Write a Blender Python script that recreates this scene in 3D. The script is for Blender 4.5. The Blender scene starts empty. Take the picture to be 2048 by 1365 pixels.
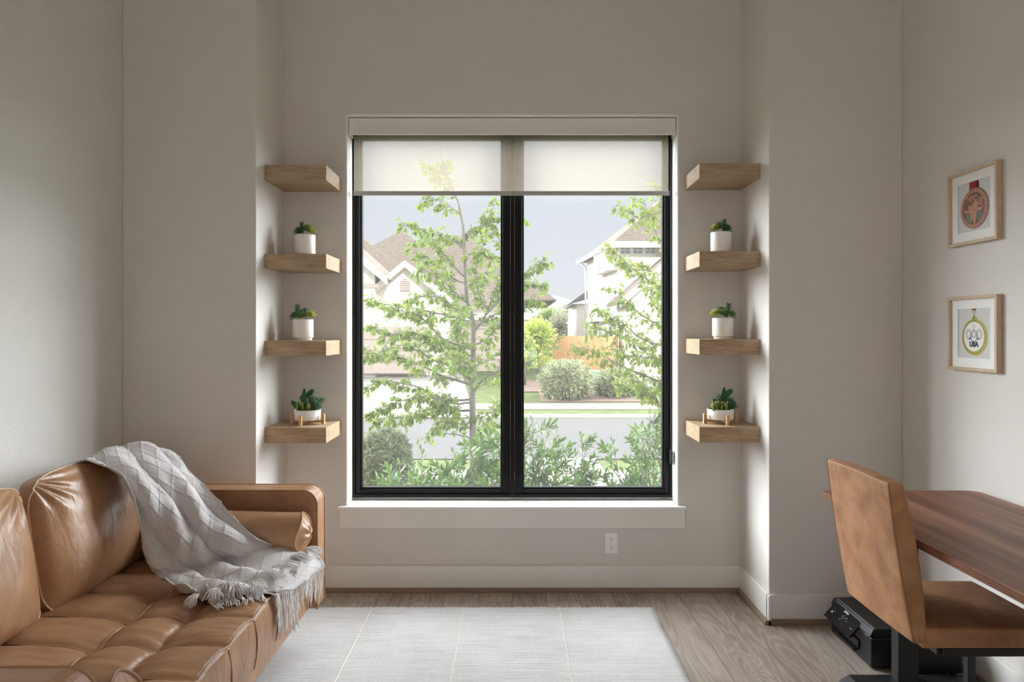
import bpy, math, random
from mathutils import Vector, Matrix, noise
random.seed(7)
sc = bpy.context.scene
col = sc.collection
PI = math.pi

# ------------------------------------------------------------------ camera
F = 1365.0            # focal length in pixels of a 2048 px wide frame
CX, CY = 1025.0, 665.0
EYE = 1.5
cam_d = bpy.data.cameras.new('camera')
cam = bpy.data.objects.new('camera', cam_d)
col.objects.link(cam)
cam.location = (0, 0, EYE)
cam.rotation_euler = (PI/2, 0, 0)
cam_d.sensor_width = 36
cam_d.lens = 36*F/2048
cam_d.shift_x = -(CX-1024)/2048
cam_d.shift_y = (CY-682.5)/2048
cam_d.clip_start = 0.05
cam_d.clip_end = 2000
sc.camera = cam

# ------------------------------------------------------------------ world, sun, exposure
sc.view_settings.view_transform = 'Standard'
sc.view_settings.look = 'None'
sc.view_settings.gamma = 1
sc.view_settings.use_curve_mapping = False
sc.view_settings.exposure = 0.0
try:
    sc.cycles.use_denoising = True
    sc.cycles.max_bounces = 14
    sc.cycles.diffuse_bounces = 8
    sc.cycles.transparent_max_bounces = 16
    sc.cycles.caustics_reflective = False
    sc.cycles.caustics_refractive = False
    sc.cycles.sample_clamp_indirect = 6
except Exception:
    pass
FILL_LIGHT = 3.0  # strength of the added ceiling fill panels
SKY_FILL_FRONT, SKY_REAR, SKY_FILL_SIDE = 6.2, 1.0, 25.0
wd = bpy.data.worlds.new('sky')
sc.world = wd
wd.use_nodes = True
nt = wd.node_tree
nt.nodes.clear()
wo = nt.nodes.new('ShaderNodeOutputWorld')
bg = nt.nodes.new('ShaderNodeBackground')
tc = nt.nodes.new('ShaderNodeTexCoord')
sx = nt.nodes.new('ShaderNodeSeparateXYZ')
rp = nt.nodes.new('ShaderNodeValToRGB')
nt.links.new(tc.outputs['Generated'], sx.inputs[0])
nt.links.new(sx.outputs['Z'], rp.inputs[0])
els = rp.color_ramp.elements
els[0].position = 0.0;  els[0].color = (.76, .77, .80, 1)
els[1].position = 0.26; els[1].color = (.68, .72, .81, 1)
# bright sky patch added above the visible part to light the room
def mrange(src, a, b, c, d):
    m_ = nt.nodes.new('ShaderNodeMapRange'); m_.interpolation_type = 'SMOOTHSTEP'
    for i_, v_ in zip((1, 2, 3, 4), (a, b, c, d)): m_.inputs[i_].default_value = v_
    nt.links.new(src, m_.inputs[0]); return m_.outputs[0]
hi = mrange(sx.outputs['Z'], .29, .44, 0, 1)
fw = mrange(sx.outputs['Y'], -.15, .35, SKY_REAR, SKY_FILL_FRONT)
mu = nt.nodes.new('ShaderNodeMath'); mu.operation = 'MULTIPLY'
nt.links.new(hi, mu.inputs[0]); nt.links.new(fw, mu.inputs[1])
# side glow added beyond the visible stretch of sky to fill the walls
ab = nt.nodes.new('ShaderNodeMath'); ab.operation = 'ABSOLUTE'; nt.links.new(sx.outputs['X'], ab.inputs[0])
sd1 = mrange(ab.outputs[0], .42, .66, 0, SKY_FILL_SIDE); sd2 = mrange(sx.outputs['Z'], .02, .12, 0, 1); sd3 = mrange(sx.outputs['Y'], .0, .10, 0, 1)
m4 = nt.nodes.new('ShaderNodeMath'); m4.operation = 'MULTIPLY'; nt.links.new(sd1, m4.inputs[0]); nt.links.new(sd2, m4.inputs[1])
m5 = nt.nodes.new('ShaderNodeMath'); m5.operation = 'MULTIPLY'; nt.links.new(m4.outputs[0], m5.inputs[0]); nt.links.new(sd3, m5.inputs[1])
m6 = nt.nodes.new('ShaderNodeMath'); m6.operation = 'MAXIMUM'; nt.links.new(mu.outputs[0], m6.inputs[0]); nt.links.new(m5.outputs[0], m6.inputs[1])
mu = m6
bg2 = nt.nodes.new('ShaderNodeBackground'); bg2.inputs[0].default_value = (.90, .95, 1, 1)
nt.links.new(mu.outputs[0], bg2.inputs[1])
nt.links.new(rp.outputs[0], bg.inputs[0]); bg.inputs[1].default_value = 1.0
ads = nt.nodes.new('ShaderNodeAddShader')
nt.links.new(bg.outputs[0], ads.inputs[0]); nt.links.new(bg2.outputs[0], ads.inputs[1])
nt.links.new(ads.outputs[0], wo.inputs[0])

def sun(direction, strength, angle, color):
    d = bpy.data.lights.new('sun', 'SUN')
    d.energy = strength; d.angle = math.radians(angle); d.color = color
    o = bpy.data.objects.new('sun', d); col.objects.link(o)
    o.rotation_euler = Vector(direction).to_track_quat('-Z', 'Y').to_euler()
    o.location = (3, -6, 20)
sun((-.30, .83, -.50), 3.4, 1.0, (1, .96, .91))

def area(name, loc, direction, sx_, sy_, energy, color=(1, 1, 1), portal=False):
    d = bpy.data.lights.new(name, 'AREA')
    d.shape = 'RECTANGLE'; d.size = sx_; d.size_y = sy_; d.energy = energy; d.color = color
    if portal:
        d.cycles.is_portal = True
    o = bpy.data.objects.new(name, d); col.objects.link(o)
    o.location = loc
    o.rotation_euler = Vector(direction).to_track_quat('-Z', 'Y').to_euler()
    return o
area('sky_portal', (0, 4.2, 1.65), (0, -1, 0), 1.95, 2.3, 1, portal=True)
area('sky_portal', (-2.2, -1.7, 1.5), (1, 0, 0), 2.6, 2.6, 1, portal=True)
area('sky_portal', (0, -4.2, 1.5), (0, 1, 0), 2.8, 2.6, 1, portal=True)

# ------------------------------------------------------------------ helpers
def P(x, y, Y):       # photograph pixel at distance Y -> world point
    return Vector(((x-CX)*Y/F, Y, EYE-(y-CY)*Y/F))
def Pz(x, y, z):
    return P(x, y, (EYE-z)*F/(y-CY))
def Px(x, y, X):
    return P(x, y, X*F/(x-CX))

class MB:
    def __init__(s):
        s.v = []; s.f = []; s.sm = []; s.uv = None
    def add(s, vs, fs, smooth=False):
        n = len(s.v)
        s.v += [tuple(p) for p in vs]
        s.f += [tuple(i+n for i in f) for f in fs]
        s.sm += [smooth]*len(fs)
        return s
    def box(s, x0, x1, y0, y1, z0, z1):
        vs = [(x0,y0,z0),(x1,y0,z0),(x1,y1,z0),(x0,y1,z0),(x0,y0,z1),(x1,y0,z1),(x1,y1,z1),(x0,y1,z1)]
        return s.add(vs, [(3,2,1,0),(4,5,6,7),(0,1,5,4),(1,2,6,5),(2,3,7,6),(3,0,4,7)])
    def obox(s, a, b, w, h, up=(0, 0, 1)):     # bar from a to b, w sideways, h along up
        a = Vector(a); b = Vector(b); d = (b-a).normalized()
        u = Vector(up); sd = d.cross(u).normalized(); u = sd.cross(d).normalized()
        vs = []
        for p in (a, b):
            for i, j in ((-1,-1),(1,-1),(1,1),(-1,1)):
                vs.append(p+sd*(w/2*i)+u*(h/2*j))
        return s.add(vs, [(0,1,2,3),(7,6,5,4),(0,4,5,1),(1,5,6,2),(2,6,7,3),(3,7,4,0)])
    def prism(s, poly, axis, a0, a1, smooth=False):   # poly in the two other axes
        n = len(poly); vs = []
        for a in (a0, a1):
            for p in poly:
                if axis == 'x': vs.append((a, p[0], p[1]))
                elif axis == 'y': vs.append((p[0], a, p[1]))
                else: vs.append((p[0], p[1], a))
        fs = [tuple(range(n)), tuple(range(2*n-1, n-1, -1))]
        fs += [(i, (i+1) % n, n+(i+1) % n, n+i) for i in range(n)]
        return s.add(vs, fs, smooth)
    def tube(s, pts, r, n=8, caps=True, smooth=True, closed=False):
        pts = [Vector(p) for p in pts]
        m = len(pts)
        rs = r if isinstance(r, (list, tuple)) else [r]*m
        vs = []; ref = None
        for i, p in enumerate(pts):
            if closed: t = (pts[(i+1) % m]-pts[i-1])
            else: t = pts[min(i+1, m-1)]-pts[max(i-1, 0)]
            if t.length < 1e-9: t = Vector((0, 0, 1))
            t.normalize()
            if ref is None:
                ref = Vector((0, 0, 1)) if abs(t.z) < .9 else Vector((1, 0, 0))
            a = ref-t*ref.dot(t)
            if a.length < 1e-6: a = t.orthogonal()
            a.normalize(); ref = a; b = t.cross(a)
            for k in range(n):
                an = 2*PI*k/n
                vs.append(p+a*(rs[i]*math.cos(an))+b*(rs[i]*math.sin(an)))
        fs = []
        for i in range(m if closed else m-1):
            j = (i+1) % m
            for k in range(n):
                fs.append((i*n+k, i*n+(k+1) % n, j*n+(k+1) % n, j*n+k))
        if caps and not closed:
            fs.append(tuple(range(n-1, -1, -1))); fs.append(tuple((m-1)*n+k for k in range(n)))
        return s.add(vs, fs, smooth)
    def lathe(s, prof, n=32, c=(0, 0, 0), smooth=True, caps=True):   # prof (r, z)
        vs = []
        for r, z in prof:
            for k in range(n):
                an = 2*PI*k/n
                vs.append((c[0]+r*math.cos(an), c[1]+r*math.sin(an), c[2]+z))
        fs = []
        for i in range(len(prof)-1):
            for k in range(n):
                fs.append((i*n+k, i*n+(k+1) % n, (i+1)*n+(k+1) % n, (i+1)*n+k))
        if caps:
            fs.append(tuple(range(n-1, -1, -1))); fs.append(tuple((len(prof)-1)*n+k for k in range(n)))
        return s.add(vs, fs, smooth)
    def grid(s, fn, nu, nv, smooth=True, wrapu=False):
        vs = [fn(i/(nu if wrapu else nu-1), j/(nv-1)) for j in range(nv) for i in range(nu)]
        fs = []
        for j in range(nv-1):
            for i in range(nu if wrapu else nu-1):
                k = (i+1) % nu
                fs.append((j*nu+i, j*nu+k, (j+1)*nu+k, (j+1)*nu+i))
        return s.add(vs, fs, smooth)
    def ellipsoid(s, c, r, nu=16, nv=10, rot=None):
        c = Vector(c)
        def fn(u, v):
            th = 2*PI*u; ph = PI*(v*.998+.001)
            p = Vector((r[0]*math.sin(ph)*math.cos(th), r[1]*math.sin(ph)*math.sin(th), r[2]*math.cos(ph)))
            if rot is not None: p = rot @ p
            return c+p
        return s.grid(fn, nu, nv, wrapu=True)
    def build(s, name, m, parent=None, origin=None, bevel=0, seg=2, sub=0, solid=0):
        o3 = Vector((0, 0, 0))
        if parent is not None: o3 = Vector(parent['_o']) if '_o' in parent else Vector(parent.location)
        elif origin is not None: o3 = Vector(origin)
        me = bpy.data.meshes.new(name)
        me.from_pydata([tuple(Vector(p)-o3) for p in s.v], [], s.f)
        me.polygons.foreach_set('use_smooth', s.sm)
        me.validate(); me.update()
        if m is not None: me.materials.append(m)
        o = bpy.data.objects.new(name, me); col.objects.link(o)
        if parent is not None:
            o.parent = parent
            o['_o'] = tuple(o3)
        else: o.location = o3; o['_o'] = tuple(o3)
        if solid:
            md = o.modifiers.new('solid', 'SOLIDIFY'); md.thickness = solid; md.offset = -1
        if bevel:
            md = o.modifiers.new('bevel', 'BEVEL'); md.width = bevel; md.segments = seg; md.limit_method = 'ANGLE'
            md.harden_normals = False
        if sub:
            md = o.modifiers.new('sub', 'SUBSURF'); md.levels = sub; md.render_levels = sub
        return o

def fix_normals(o):
    import bmesh
    bm = bmesh.new(); bm.from_mesh(o.data)
    bmesh.ops.remove_doubles(bm, verts=bm.verts, dist=1e-6)
    bmesh.ops.recalc_face_normals(bm, faces=bm.faces)
    bm.to_mesh(o.data); bm.free()
    return o

def tag(o, label, cat, group=None, kind=None):
    if label: o['label'] = label
    if cat: o['category'] = cat
    if group: o['group'] = group
    if kind: o['kind'] = kind
    return o
def thing(name, label, cat, loc, group=None):
    o = bpy.data.objects.new(name, None); col.objects.link(o)
    o.location = loc; o.empty_display_size = .05; o['_o'] = tuple(loc)
    return tag(o, label, cat, group)
def struct(o, label=None):
    o['kind'] = 'structure'
    if label: o['label'] = label
    return o
def dup(root, loc, label, rz=None):
    def cp(o, par):
        c = o.copy(); col.objects.link(c); c.parent = par
        for ch in o.children: cp(ch, c)
        return c
    r = cp(root, None)
    r.location = loc; r['label'] = label
    if rz is not None: r.rotation_euler.z = rz
    return r

def text(s, size, m, mat4, parent, name='lettering', depth=.0004, bold=0.0, align='CENTER'):
    cu = bpy.data.curves.new('t', 'FONT'); cu.body = s; cu.size = size; cu.extrude = depth
    cu.align_x = align; cu.align_y = 'CENTER'; cu.offset = bold
    t = bpy.data.objects.new('t', cu); col.objects.link(t)
    dg = bpy.context.evaluated_depsgraph_get(); dg.update()
    me = bpy.data.meshes.new_from_object(t.evaluated_get(dg))
    bpy.data.objects.remove(t)
    o3 = Vector(parent['_o'])
    me.transform(mat4); me.transform(Matrix.Translation(-o3))
    me.materials.clear(); me.materials.append(m)
    o = bpy.data.objects.new(name, me); col.objects.link(o); o.parent = parent; o['_o'] = tuple(o3)
    return o

# ------------------------------------------------------------------ materials
def srgb(r, g, b):
    f = lambda c: (c/255/12.92) if c/255 <= .04045 else ((c/255+.055)/1.055)**2.4
    return (f(r), f(g), f(b), 1)
class Mat:
    def __init__(s, name, color, rough=.6, metal=0, spec=.5):
        s.m = bpy.data.materials.new(name); s.m.use_nodes = True
        s.t = s.m.node_tree; s.b = s.t.nodes['Principled BSDF']
        s.b.inputs['Base Color'].default_value = color
        s.b.inputs['Roughness'].default_value = rough
        s.b.inputs['Metallic'].default_value = metal
        s.b.inputs['Specular IOR Level'].default_value = spec
        s.tc = s.t.nodes.new('ShaderNodeTexCoord')
    def n(s, typ, **kw):
        nd = s.t.nodes.new(typ)
        for k, v in kw.items():
            if k.startswith('_'): setattr(nd, k[1:], v)
            else: nd.inputs[k.replace('__', ' ')].default_value = v
        return nd
    def l(s, a, b): s.t.links.new(a, b)
    def coord(s, scale=(1, 1, 1), rot=(0, 0, 0), which='Object'):
        mp = s.n('ShaderNodeMapping', Scale=scale, Rotation=rot)
        s.l(s.tc.outputs[which], mp.inputs[0]); return mp.outputs[0]
    def noise(s, co, scale, detail=4, rough=.55, dist=0):
        nd = s.n('ShaderNodeTexNoise', Scale=scale, Detail=detail, Roughness=rough, Distortion=dist)
        s.l(co, nd.inputs['Vector']); return nd.outputs['Fac']
    def ramp(s, fac, stops):
        r = s.n('ShaderNodeValToRGB'); s.l(fac, r.inputs[0])
        e = r.color_ramp.elements
        e[0].position, e[0].color = stops[0]; e[1].position, e[1].color = stops[-1]
        for p, c in stops[1:-1]:
            x = e.new(p); x.color = c
        return r.outputs[0]
    def mix(s, fac, a, b, mode='MIX'):
        m = s.n('ShaderNodeMix', _data_type='RGBA', _blend_type=mode)
        for i, v in ((0, fac), (6, a), (7, b)):
            if isinstance(v, (int, float, tuple)): m.inputs[i].default_value = v
            else: s.l(v, m.inputs[i])
        return m.outputs[2]
    def math(s, op, a, b=0.0, c=0.0):
        m = s.n('ShaderNodeMath', _operation=op)
        for i, v in enumerate((a, b, c)):
            if isinstance(v, (int, float)): m.inputs[i].default_value = v
            else: s.l(v, m.inputs[i])
        return m.outputs[0]
    def color(s, out): s.l(out, s.b.inputs['Base Color'])
    def rough(s, out): s.l(out, s.b.inputs['Roughness'])
    def bump(s, h, strength=.3, dist=.01, prev=None):
        b = s.n('ShaderNodeBump', Strength=strength, Distance=dist)
        s.l(h, b.inputs['Height'])
        if prev is not None: s.l(prev, b.inputs['Normal'])
        s.l(b.outputs[0], s.b.inputs['Normal']); return b.outputs[0]

def paint(name, c, tex=.12, rough=.75):
    m = Mat(name, c, rough, spec=.3)
    co = m.coord()
    n1 = m.noise(co, 90, 3)
    m.bump(n1, tex, .004)
    big = m.noise(co, 1.3, 3)
    k = tuple(x*.97 for x in c[:3])+(1,); k2 = tuple(min(1, x*1.03) for x in c[:3])+(1,)
    m.color(m.ramp(big, [(.3, k), (.7, k2)]))
    return m.m
def plain(name, c, rough=.5, metal=0, spec=.5, nz=0.05, scale=40):
    m = Mat(name, c, rough, metal, spec)
    co = m.coord(); f = m.noise(co, scale, 3)
    k = tuple(x*(1-nz) for x in c[:3])+(1,); k2 = tuple(min(1, x*(1+nz)) for x in c[:3])+(1,)
    m.color(m.ramp(f, [(.3, k), (.7, k2)]))
    return m.m
def wood(name, c1, c2, axis='x', scale=1.0, rough=.5, coat=0, streak=1.0):
    m = Mat(name, c1, rough)
    st = {'x': (1.2, 14, 14), 'y': (14, 1.2, 14), 'z': (14, 14, 1.2)}[axis]
    co = m.coord(tuple(k*scale for k in st))
    a = m.noise(co, 2.2, 5, .6, .6)
    co2 = m.coord(tuple(k*scale*4 for k in st))
    b = m.noise(co2, 3.5, 4, .6)
    f = m.math('ADD', m.math('MULTIPLY', a, .6), m.math('MULTIPLY', b, .4))
    m.color(m.ramp(f, [(.5-.16*streak, c2), (.5+.14*streak, c1)]))
    m.bump(b, .12, .002)
    if coat: m.b.inputs['Coat Weight'].default_value = coat
    return m.m

WALL = paint('wall_paint', srgb(218, 213, 207), .25)
WALLL = paint('wall_paint_plaster', srgb(216, 214, 208), .5)
TRIM = paint('trim_paint', srgb(232, 229, 223), .02, .45)
WHITE = paint('reveal_paint', srgb(238, 236, 232), .02, .5)
OAK = wood('light_oak', srgb(188, 162, 130), srgb(146, 118, 88), 'x', 1.4, .5)
OAKF = wood('pale_oak_frame', srgb(208, 184, 156), srgb(180, 154, 124), 'z', 1.5, .5)
STANDW = wood('honey_wood', srgb(214, 172, 122), srgb(184, 140, 90), 'z', 2, .5)
def walnut():
    m = Mat('walnut_veneer', srgb(140, 95, 70), .42, spec=.35)
    co = m.coord((9, .55, 9)); a = m.noise(co, 1.6, 5, .62, .9)
    co2 = m.coord((70, 2.2, 70)); b = m.noise(co2, 2, 3)
    co3 = m.coord((6.5, .0, 1)); st = m.noise(co3, 1.7, 1)
    f = m.math('ADD', m.math('ADD', m.math('MULTIPLY', a, .4), m.math('MULTIPLY', b, .2)), m.math('MULTIPLY', st, .4))
    m.color(m.ramp(f, [(.36, srgb(84, 53, 39)), (.5, srgb(128, 86, 64)), (.62, srgb(166, 120, 92))]))
    m.bump(b, .06, .001)
    return m.m
WALNUT = walnut()
def floor_mat():
    m = Mat('oak_plank_floor', srgb(150, 132, 116), .42)
    co = m.coord((1, 1, 1), (0, 0, PI/2), 'Object')
    br = m.n('ShaderNodeTexBrick', Scale=1.0, Mortar__Size=.0012, Bias=0.0)
    br.offset = .37; br.inputs['Brick Width'].default_value = 1.9; br.inputs['Row Height'].default_value = .19
    br.inputs['Color1'].default_value = (0, 0, 0, 1); br.inputs['Color2'].default_value = (1, 1, 1, 1)
    br.inputs['Mortar'].default_value = (.5, .5, .5, 1)
    m.l(co, br.inputs['Vector'])
    # per plank offset of the grain
    off = m.n('ShaderNodeVectorMath', _operation='MULTIPLY'); m.l(br.outputs['Color'], off.inputs[0]); off.inputs[1].default_value = (7.3, 11.7, 3.1)
    ad = m.n('ShaderNodeVectorMath', _operation='ADD'); m.l(m.tc.outputs['Object'], ad.inputs[0]); m.l(off.outputs[0], ad.inputs[1])
    def mp(sc_):
        q = m.n('ShaderNodeMapping', Scale=sc_); m.l(ad.outputs[0], q.inputs[0]); return q.outputs[0]
    big = m.noise(mp((3.6, .55, 1)), 1.3, 2, .5, .5)
    rings = m.math('SINE', m.math('MULTIPLY', big, 130))
    rings = m.math('POWER', m.math('MULTIPLY', m.math('ADD', rings, 1), .5), 2.2)
    fine = m.noise(mp((60, 2.5, 1)), 1.5, 4, .65)
    mid = m.noise(mp((6, .9, 1)), 1.6, 3)
    f = m.math('ADD', m.math('MULTIPLY', rings, .10), m.math('MULTIPLY', fine, .34))
    f = m.math('ADD', f, m.math('MULTIPLY', mid, .34))
    f = m.math('ADD', f, m.math('MULTIPLY', m.math('SUBTRACT', br.outputs['Color'], .5), .10))
    f = m.math('ADD', f, .02)
    c = m.ramp(f, [(.24, srgb(120, 106, 94)), (.42, srgb(160, 147, 135)), (.64, srgb(184, 174, 163))])
    c = m.mix(br.outputs['Fac'], c, srgb(88, 72, 58))
    m.color(c)
    h = m.math('SUBTRACT', m.math('MULTIPLY', f, .5), br.outputs['Fac'])
    m.bump(h, .25, .002)
    return m.m
FLOOR = floor_mat()
SHOE = wood('shoe_moulding_wood', srgb(142, 122, 102), srgb(116, 97, 80), 'x', .5, .5)

def leather(name, c1, c2, rough=.34, wr=.5, mott=2.2):
    m = Mat(name, c1, rough)
    co = m.coord()
    a = m.noise(co, mott*2, 5, .6, .4)
    m.color(m.ramp(a, [(.32, c2), (.68, c1)]))
    g = m.noise(co, 420, 2)
    nrm = m.bump(g, .10, .002)
    co2 = m.coord((1, 3.2, 1.4))
    w = m.noise(co2, 6, 4, .55, 1.2)
    m.bump(w, wr, .016, nrm)
    r = m.math('ADD', m.math('MULTIPLY', a, .2), rough-.1)
    m.rough(r)
    return m.m
LEATHER = leather('tan_sofa_leather', srgb(176, 135, 100), srgb(148, 109, 78), .33, .24)
LEATHERD = leather('tan_sofa_piping', srgb(172, 132, 98), srgb(148, 110, 78), .4, .1)
PIPE = plain('pale_stitch_piping', srgb(214, 186, 158), .5)
SUEDE = leather('cognac_suede', srgb(190, 142, 102), srgb(154, 106, 70), .66, .16, 5)
SEAM = plain('suede_seam', srgb(150, 104, 70), .6)

BLACKF = plain('black_window_frame', srgb(12, 11, 10), .5, 0, .25)
BLACKP = plain('black_plastic', srgb(22, 22, 24), .35)
BLACKM = plain('black_satin_metal', srgb(30, 32, 34), .4)
BLACKG = plain('gloss_black_plastic', srgb(14, 14, 16), .12)
GREYP = plain('grey_plastic_text', srgb(175, 178, 182), .5)
SILVER = plain('silver_strip', srgb(150, 152, 158), .3, .6)
CERAM = plain('white_ceramic', srgb(236, 234, 230), .42, nz=.01)
SOIL = plain('dark_soil', srgb(48, 38, 30), .95, nz=.4, scale=300)
PLATE = plain('outlet_white', srgb(246, 244, 240), .35, nz=.01)
SLOT = plain('outlet_slot', srgb(30, 28, 26), .6)
VAL = paint('shade_valance', srgb(232, 230, 225), .05, .6)
HEM = plain('shade_hem_bar', srgb(180, 178, 174), .4, nz=.01)
MATB = paint('picture_mat', srgb(238, 237, 234), .02, .8)
PAPER = plain('print_paper', srgb(208, 207, 203), .8, nz=.01)
RIBB = plain('red_ribbon', srgb(150, 28, 44), .7)
BRONZE = plain('bronze_print', srgb(184, 132, 108), .5, .2, nz=.25, scale=160)
BRONZED = plain('dark_bronze_print', srgb(112, 82, 70), .5, .3, nz=.25, scale=200)
GREYB = plain('grey_green_print', srgb(110, 112, 106), .6)
GOLD = plain('gold_print', srgb(176, 166, 84), .4, .3, nz=.3, scale=220)
INK = plain('dark_ink', srgb(62, 64, 74), .6)
GREYM = plain('grey_metal_hardware', srgb(150, 154, 166), .35, .2)

def leafmat(name, c1, c2, trans=.35, rough=.5):
    m = bpy.data.materials.new(name); m.use_nodes = True
    t = m.node_tree; t.nodes.clear()
    out = t.nodes.new('ShaderNodeOutputMaterial')
    tcn = t.nodes.new('ShaderNodeTexCoord')
    nz = t.nodes.new('ShaderNodeTexNoise'); nz.inputs['Scale'].default_value = 9
    rpn = t.nodes.new('ShaderNodeValToRGB')
    t.links.new(tcn.outputs['Object'], nz.inputs['Vector']); t.links.new(nz.outputs['Fac'], rpn.inputs[0])
    rpn.color_ramp.elements[0].position = .35; rpn.color_ramp.elements[0].color = c2
    rpn.color_ramp.elements[1].position = .65; rpn.color_ramp.elements[1].color = c1
    p = t.nodes.new('ShaderNodeBsdfPrincipled'); p.inputs['Roughness'].default_value = rough
    p.inputs['Specular IOR Level'].default_value = .3
    tr = t.nodes.new('ShaderNodeBsdfTranslucent'); mx = t.nodes.new('ShaderNodeMixShader'); mx.inputs[0].default_value = trans
    t.links.new(rpn.outputs[0], p.inputs['Base Color']); t.links.new(rpn.outputs[0], tr.inputs['Color'])
    t.links.new(p.outputs[0], mx.inputs[1]); t.links.new(tr.outputs[0], mx.inputs[2]); t.links.new(mx.outputs[0], out.inputs[0])
    return m
LEAF = leafmat('young_oak_leaf', srgb(138, 152, 66), srgb(104, 128, 52), .42)
LEAF2 = leafmat('oak_leaf_yellow', srgb(146, 158, 68), srgb(110, 132, 54), .42)
SHRUBL = leafmat('glossy_shrub_leaf', srgb(98, 122, 54), srgb(64, 92, 38), .3, .4)
VARL = leafmat('variegated_leaf', srgb(184, 184, 148), srgb(118, 130, 92), .3)
VARG = leafmat('grey_green_leaf', srgb(156, 162, 132), srgb(104, 116, 82), .35)
FARL = leafmat('far_tree_leaf', srgb(150, 160, 92), srgb(112, 128, 76), .3)
FARY = leafmat('yellow_green_leaf', srgb(204, 212, 110), srgb(168, 186, 90), .4)
FARG = leafmat('grey_twig_leaf', srgb(160, 154, 130), srgb(116, 120, 92), .3)
BARK = plain('grey_bark', srgb(112, 106, 100), .9, nz=.25, scale=30)
BARKD = plain('shrub_stem', srgb(120, 108, 92), .9, nz=.2)
SUC = leafmat('succulent_green', srgb(150, 178, 100), srgb(104, 142, 80), .15, .45)
SUCY = leafmat('succulent_yellow', srgb(206, 206, 104), srgb(160, 172, 76), .15, .45)
SUCD = leafmat('succulent_blue_green', srgb(112, 146, 108), srgb(78, 112, 84), .12, .45)
CACT = leafmat('cactus_green', srgb(58, 112, 70), srgb(38, 82, 52), .05, .5)
SUCO = leafmat('succulent_olive', srgb(150, 162, 74), srgb(112, 128, 56), .12, .45)

# ------------------------------------------------------------------ room shell
DB, DP = 3.957, 3.526       # back of the window niche, face of the piers
XP, XW = 1.325, 2.015       # niche half width, room half width
CEIL = 3.70
REAR = -4.0
WT, WB, WL, WR = 2.764, .494, -.965, .9625     # window opening
OUT = 4.20
m = MB(); m.box(-XW-.3, XW+.3, REAR-.3, OUT, -.25, 0)
struct(m.build('floor', FLOOR))
m = MB(); m.box(-XW-.3, XW+.3, REAR-.3, OUT, CEIL, CEIL+.25)
struct(m.build('ceiling', WALL))
m = MB()
m.box(-XP, WL, DB, OUT, 0, CEIL); m.box(WR, XP, DB, OUT, 0, CEIL)
m.box(WL, WR, DB, OUT, 0, WB-.02); m.box(WL, WR, DB, OUT, WT, CEIL)
struct(m.build('wall_back', WALL))
m = MB(); m.box(-XW, -XP, DP, OUT, 0, CEIL); struct(m.build('wall_left_pier', WALL, bevel=.004))
m = MB(); m.box(XP, XW, DP, OUT, 0, CEIL); struct(m.build('wall_right_pier', WALL, bevel=.004))
m = MB()
m.box(-XW-.25, -XW, -.4, OUT, 0, CEIL); m.box(-XW-.25, -XW, REAR, -3.0, 0, CEIL)
m.box(-XW-.25, -XW, -3.0, -.4, 0, .25); m.box(-XW-.25, -XW, -3.0, -.4, 2.8, CEIL)  # unseen opening added here to let in sky light
struct(m.build('wall_left', WALLL))
m = MB(); m.box(XW, XW+.25, REAR, OUT, 0, CEIL); struct(m.build('wall_right', WALL))
m = MB()
m.box(-XW-.25, -1.4, REAR-.25, REAR, 0, CEIL); m.box(1.4, XW+.25, REAR-.25, REAR, 0, CEIL)
m.box(-1.4, 1.4, REAR-.25, REAR, 2.8, CEIL); m.box(-1.4, 1.4, REAR-.25, REAR, 0, .2)  # opening added behind the camera for more sky light
struct(m.build('wall_rear', WALL))
for i, (lx, ly) in enumerate(((-.95, -.9), (.95, -.9), (-.95, -2.7), (.95, -2.7))):  # glowing panels added behind the camera to fill the room
    cl = thing('fill_panel', 'added white square fill panel on the unseen ceiling', 'added fill light', (lx, ly, CEIL-.05), 'added fill panels')
    MB().box(lx-.33, lx+.33, ly-.33, ly+.33, CEIL-.045, CEIL-.001).build('housing', TRIM, cl, bevel=.01)
    LP = bpy.data.materials.get('fill_light_panel')
    if LP is None:
        LP = bpy.data.materials.new('fill_light_panel'); LP.use_nodes = True
        bs = LP.node_tree.nodes['Principled BSDF']; bs.inputs['Emission Color'].default_value = (1, .95, .92, 1); bs.inputs['Emission Strength'].default_value = FILL_LIGHT
    MB().box(lx-.30, lx+.30, ly-.30, ly+.30, CEIL-.050, CEIL-.0452).build('diffuser', LP, cl)
# outside skin of the house: tall stucco facade that shades the front yard
m = MB()
m.box(-13, -XW-.25, 3.95, OUT, -1.2, 7.0); m.box(XW+.25, 13, 3.95, OUT, -1.2, 7.0)
m.box(-XW-.25, XW+.25, 3.95, OUT, CEIL+.25, 7.0); m.box(-XW-.25, XW+.25, 3.95, OUT, -1.2, -.25)
struct(m.build('facade', paint('facade_stucco', srgb(220, 214, 204), .1)))
# window reveal lining
m = MB()
m.box(WL-.002, WL+.006, DB-.001, OUT, WB, WT); m.box(WR-.006, WR+.002, DB-.001, OUT, WB, WT); m.box(WL, WR, DB-.001, OUT, WT-.006, WT+.002)
struct(m.build('trim_3', WHITE))
m = MB(); m.box(-1.007, 1.002, 3.925, DB, WB-.018, WB); m.box(WL, WR, DB, OUT, WB-.02, WB)
struct(m.build('trim_1', WHITE, bevel=.003))
m = MB(); m.box(-.998, .996, DB-.018, DB, WB-.018-.108, WB-.018)
struct(m.build('trim_2', TRIM, bevel=.002))

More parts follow.
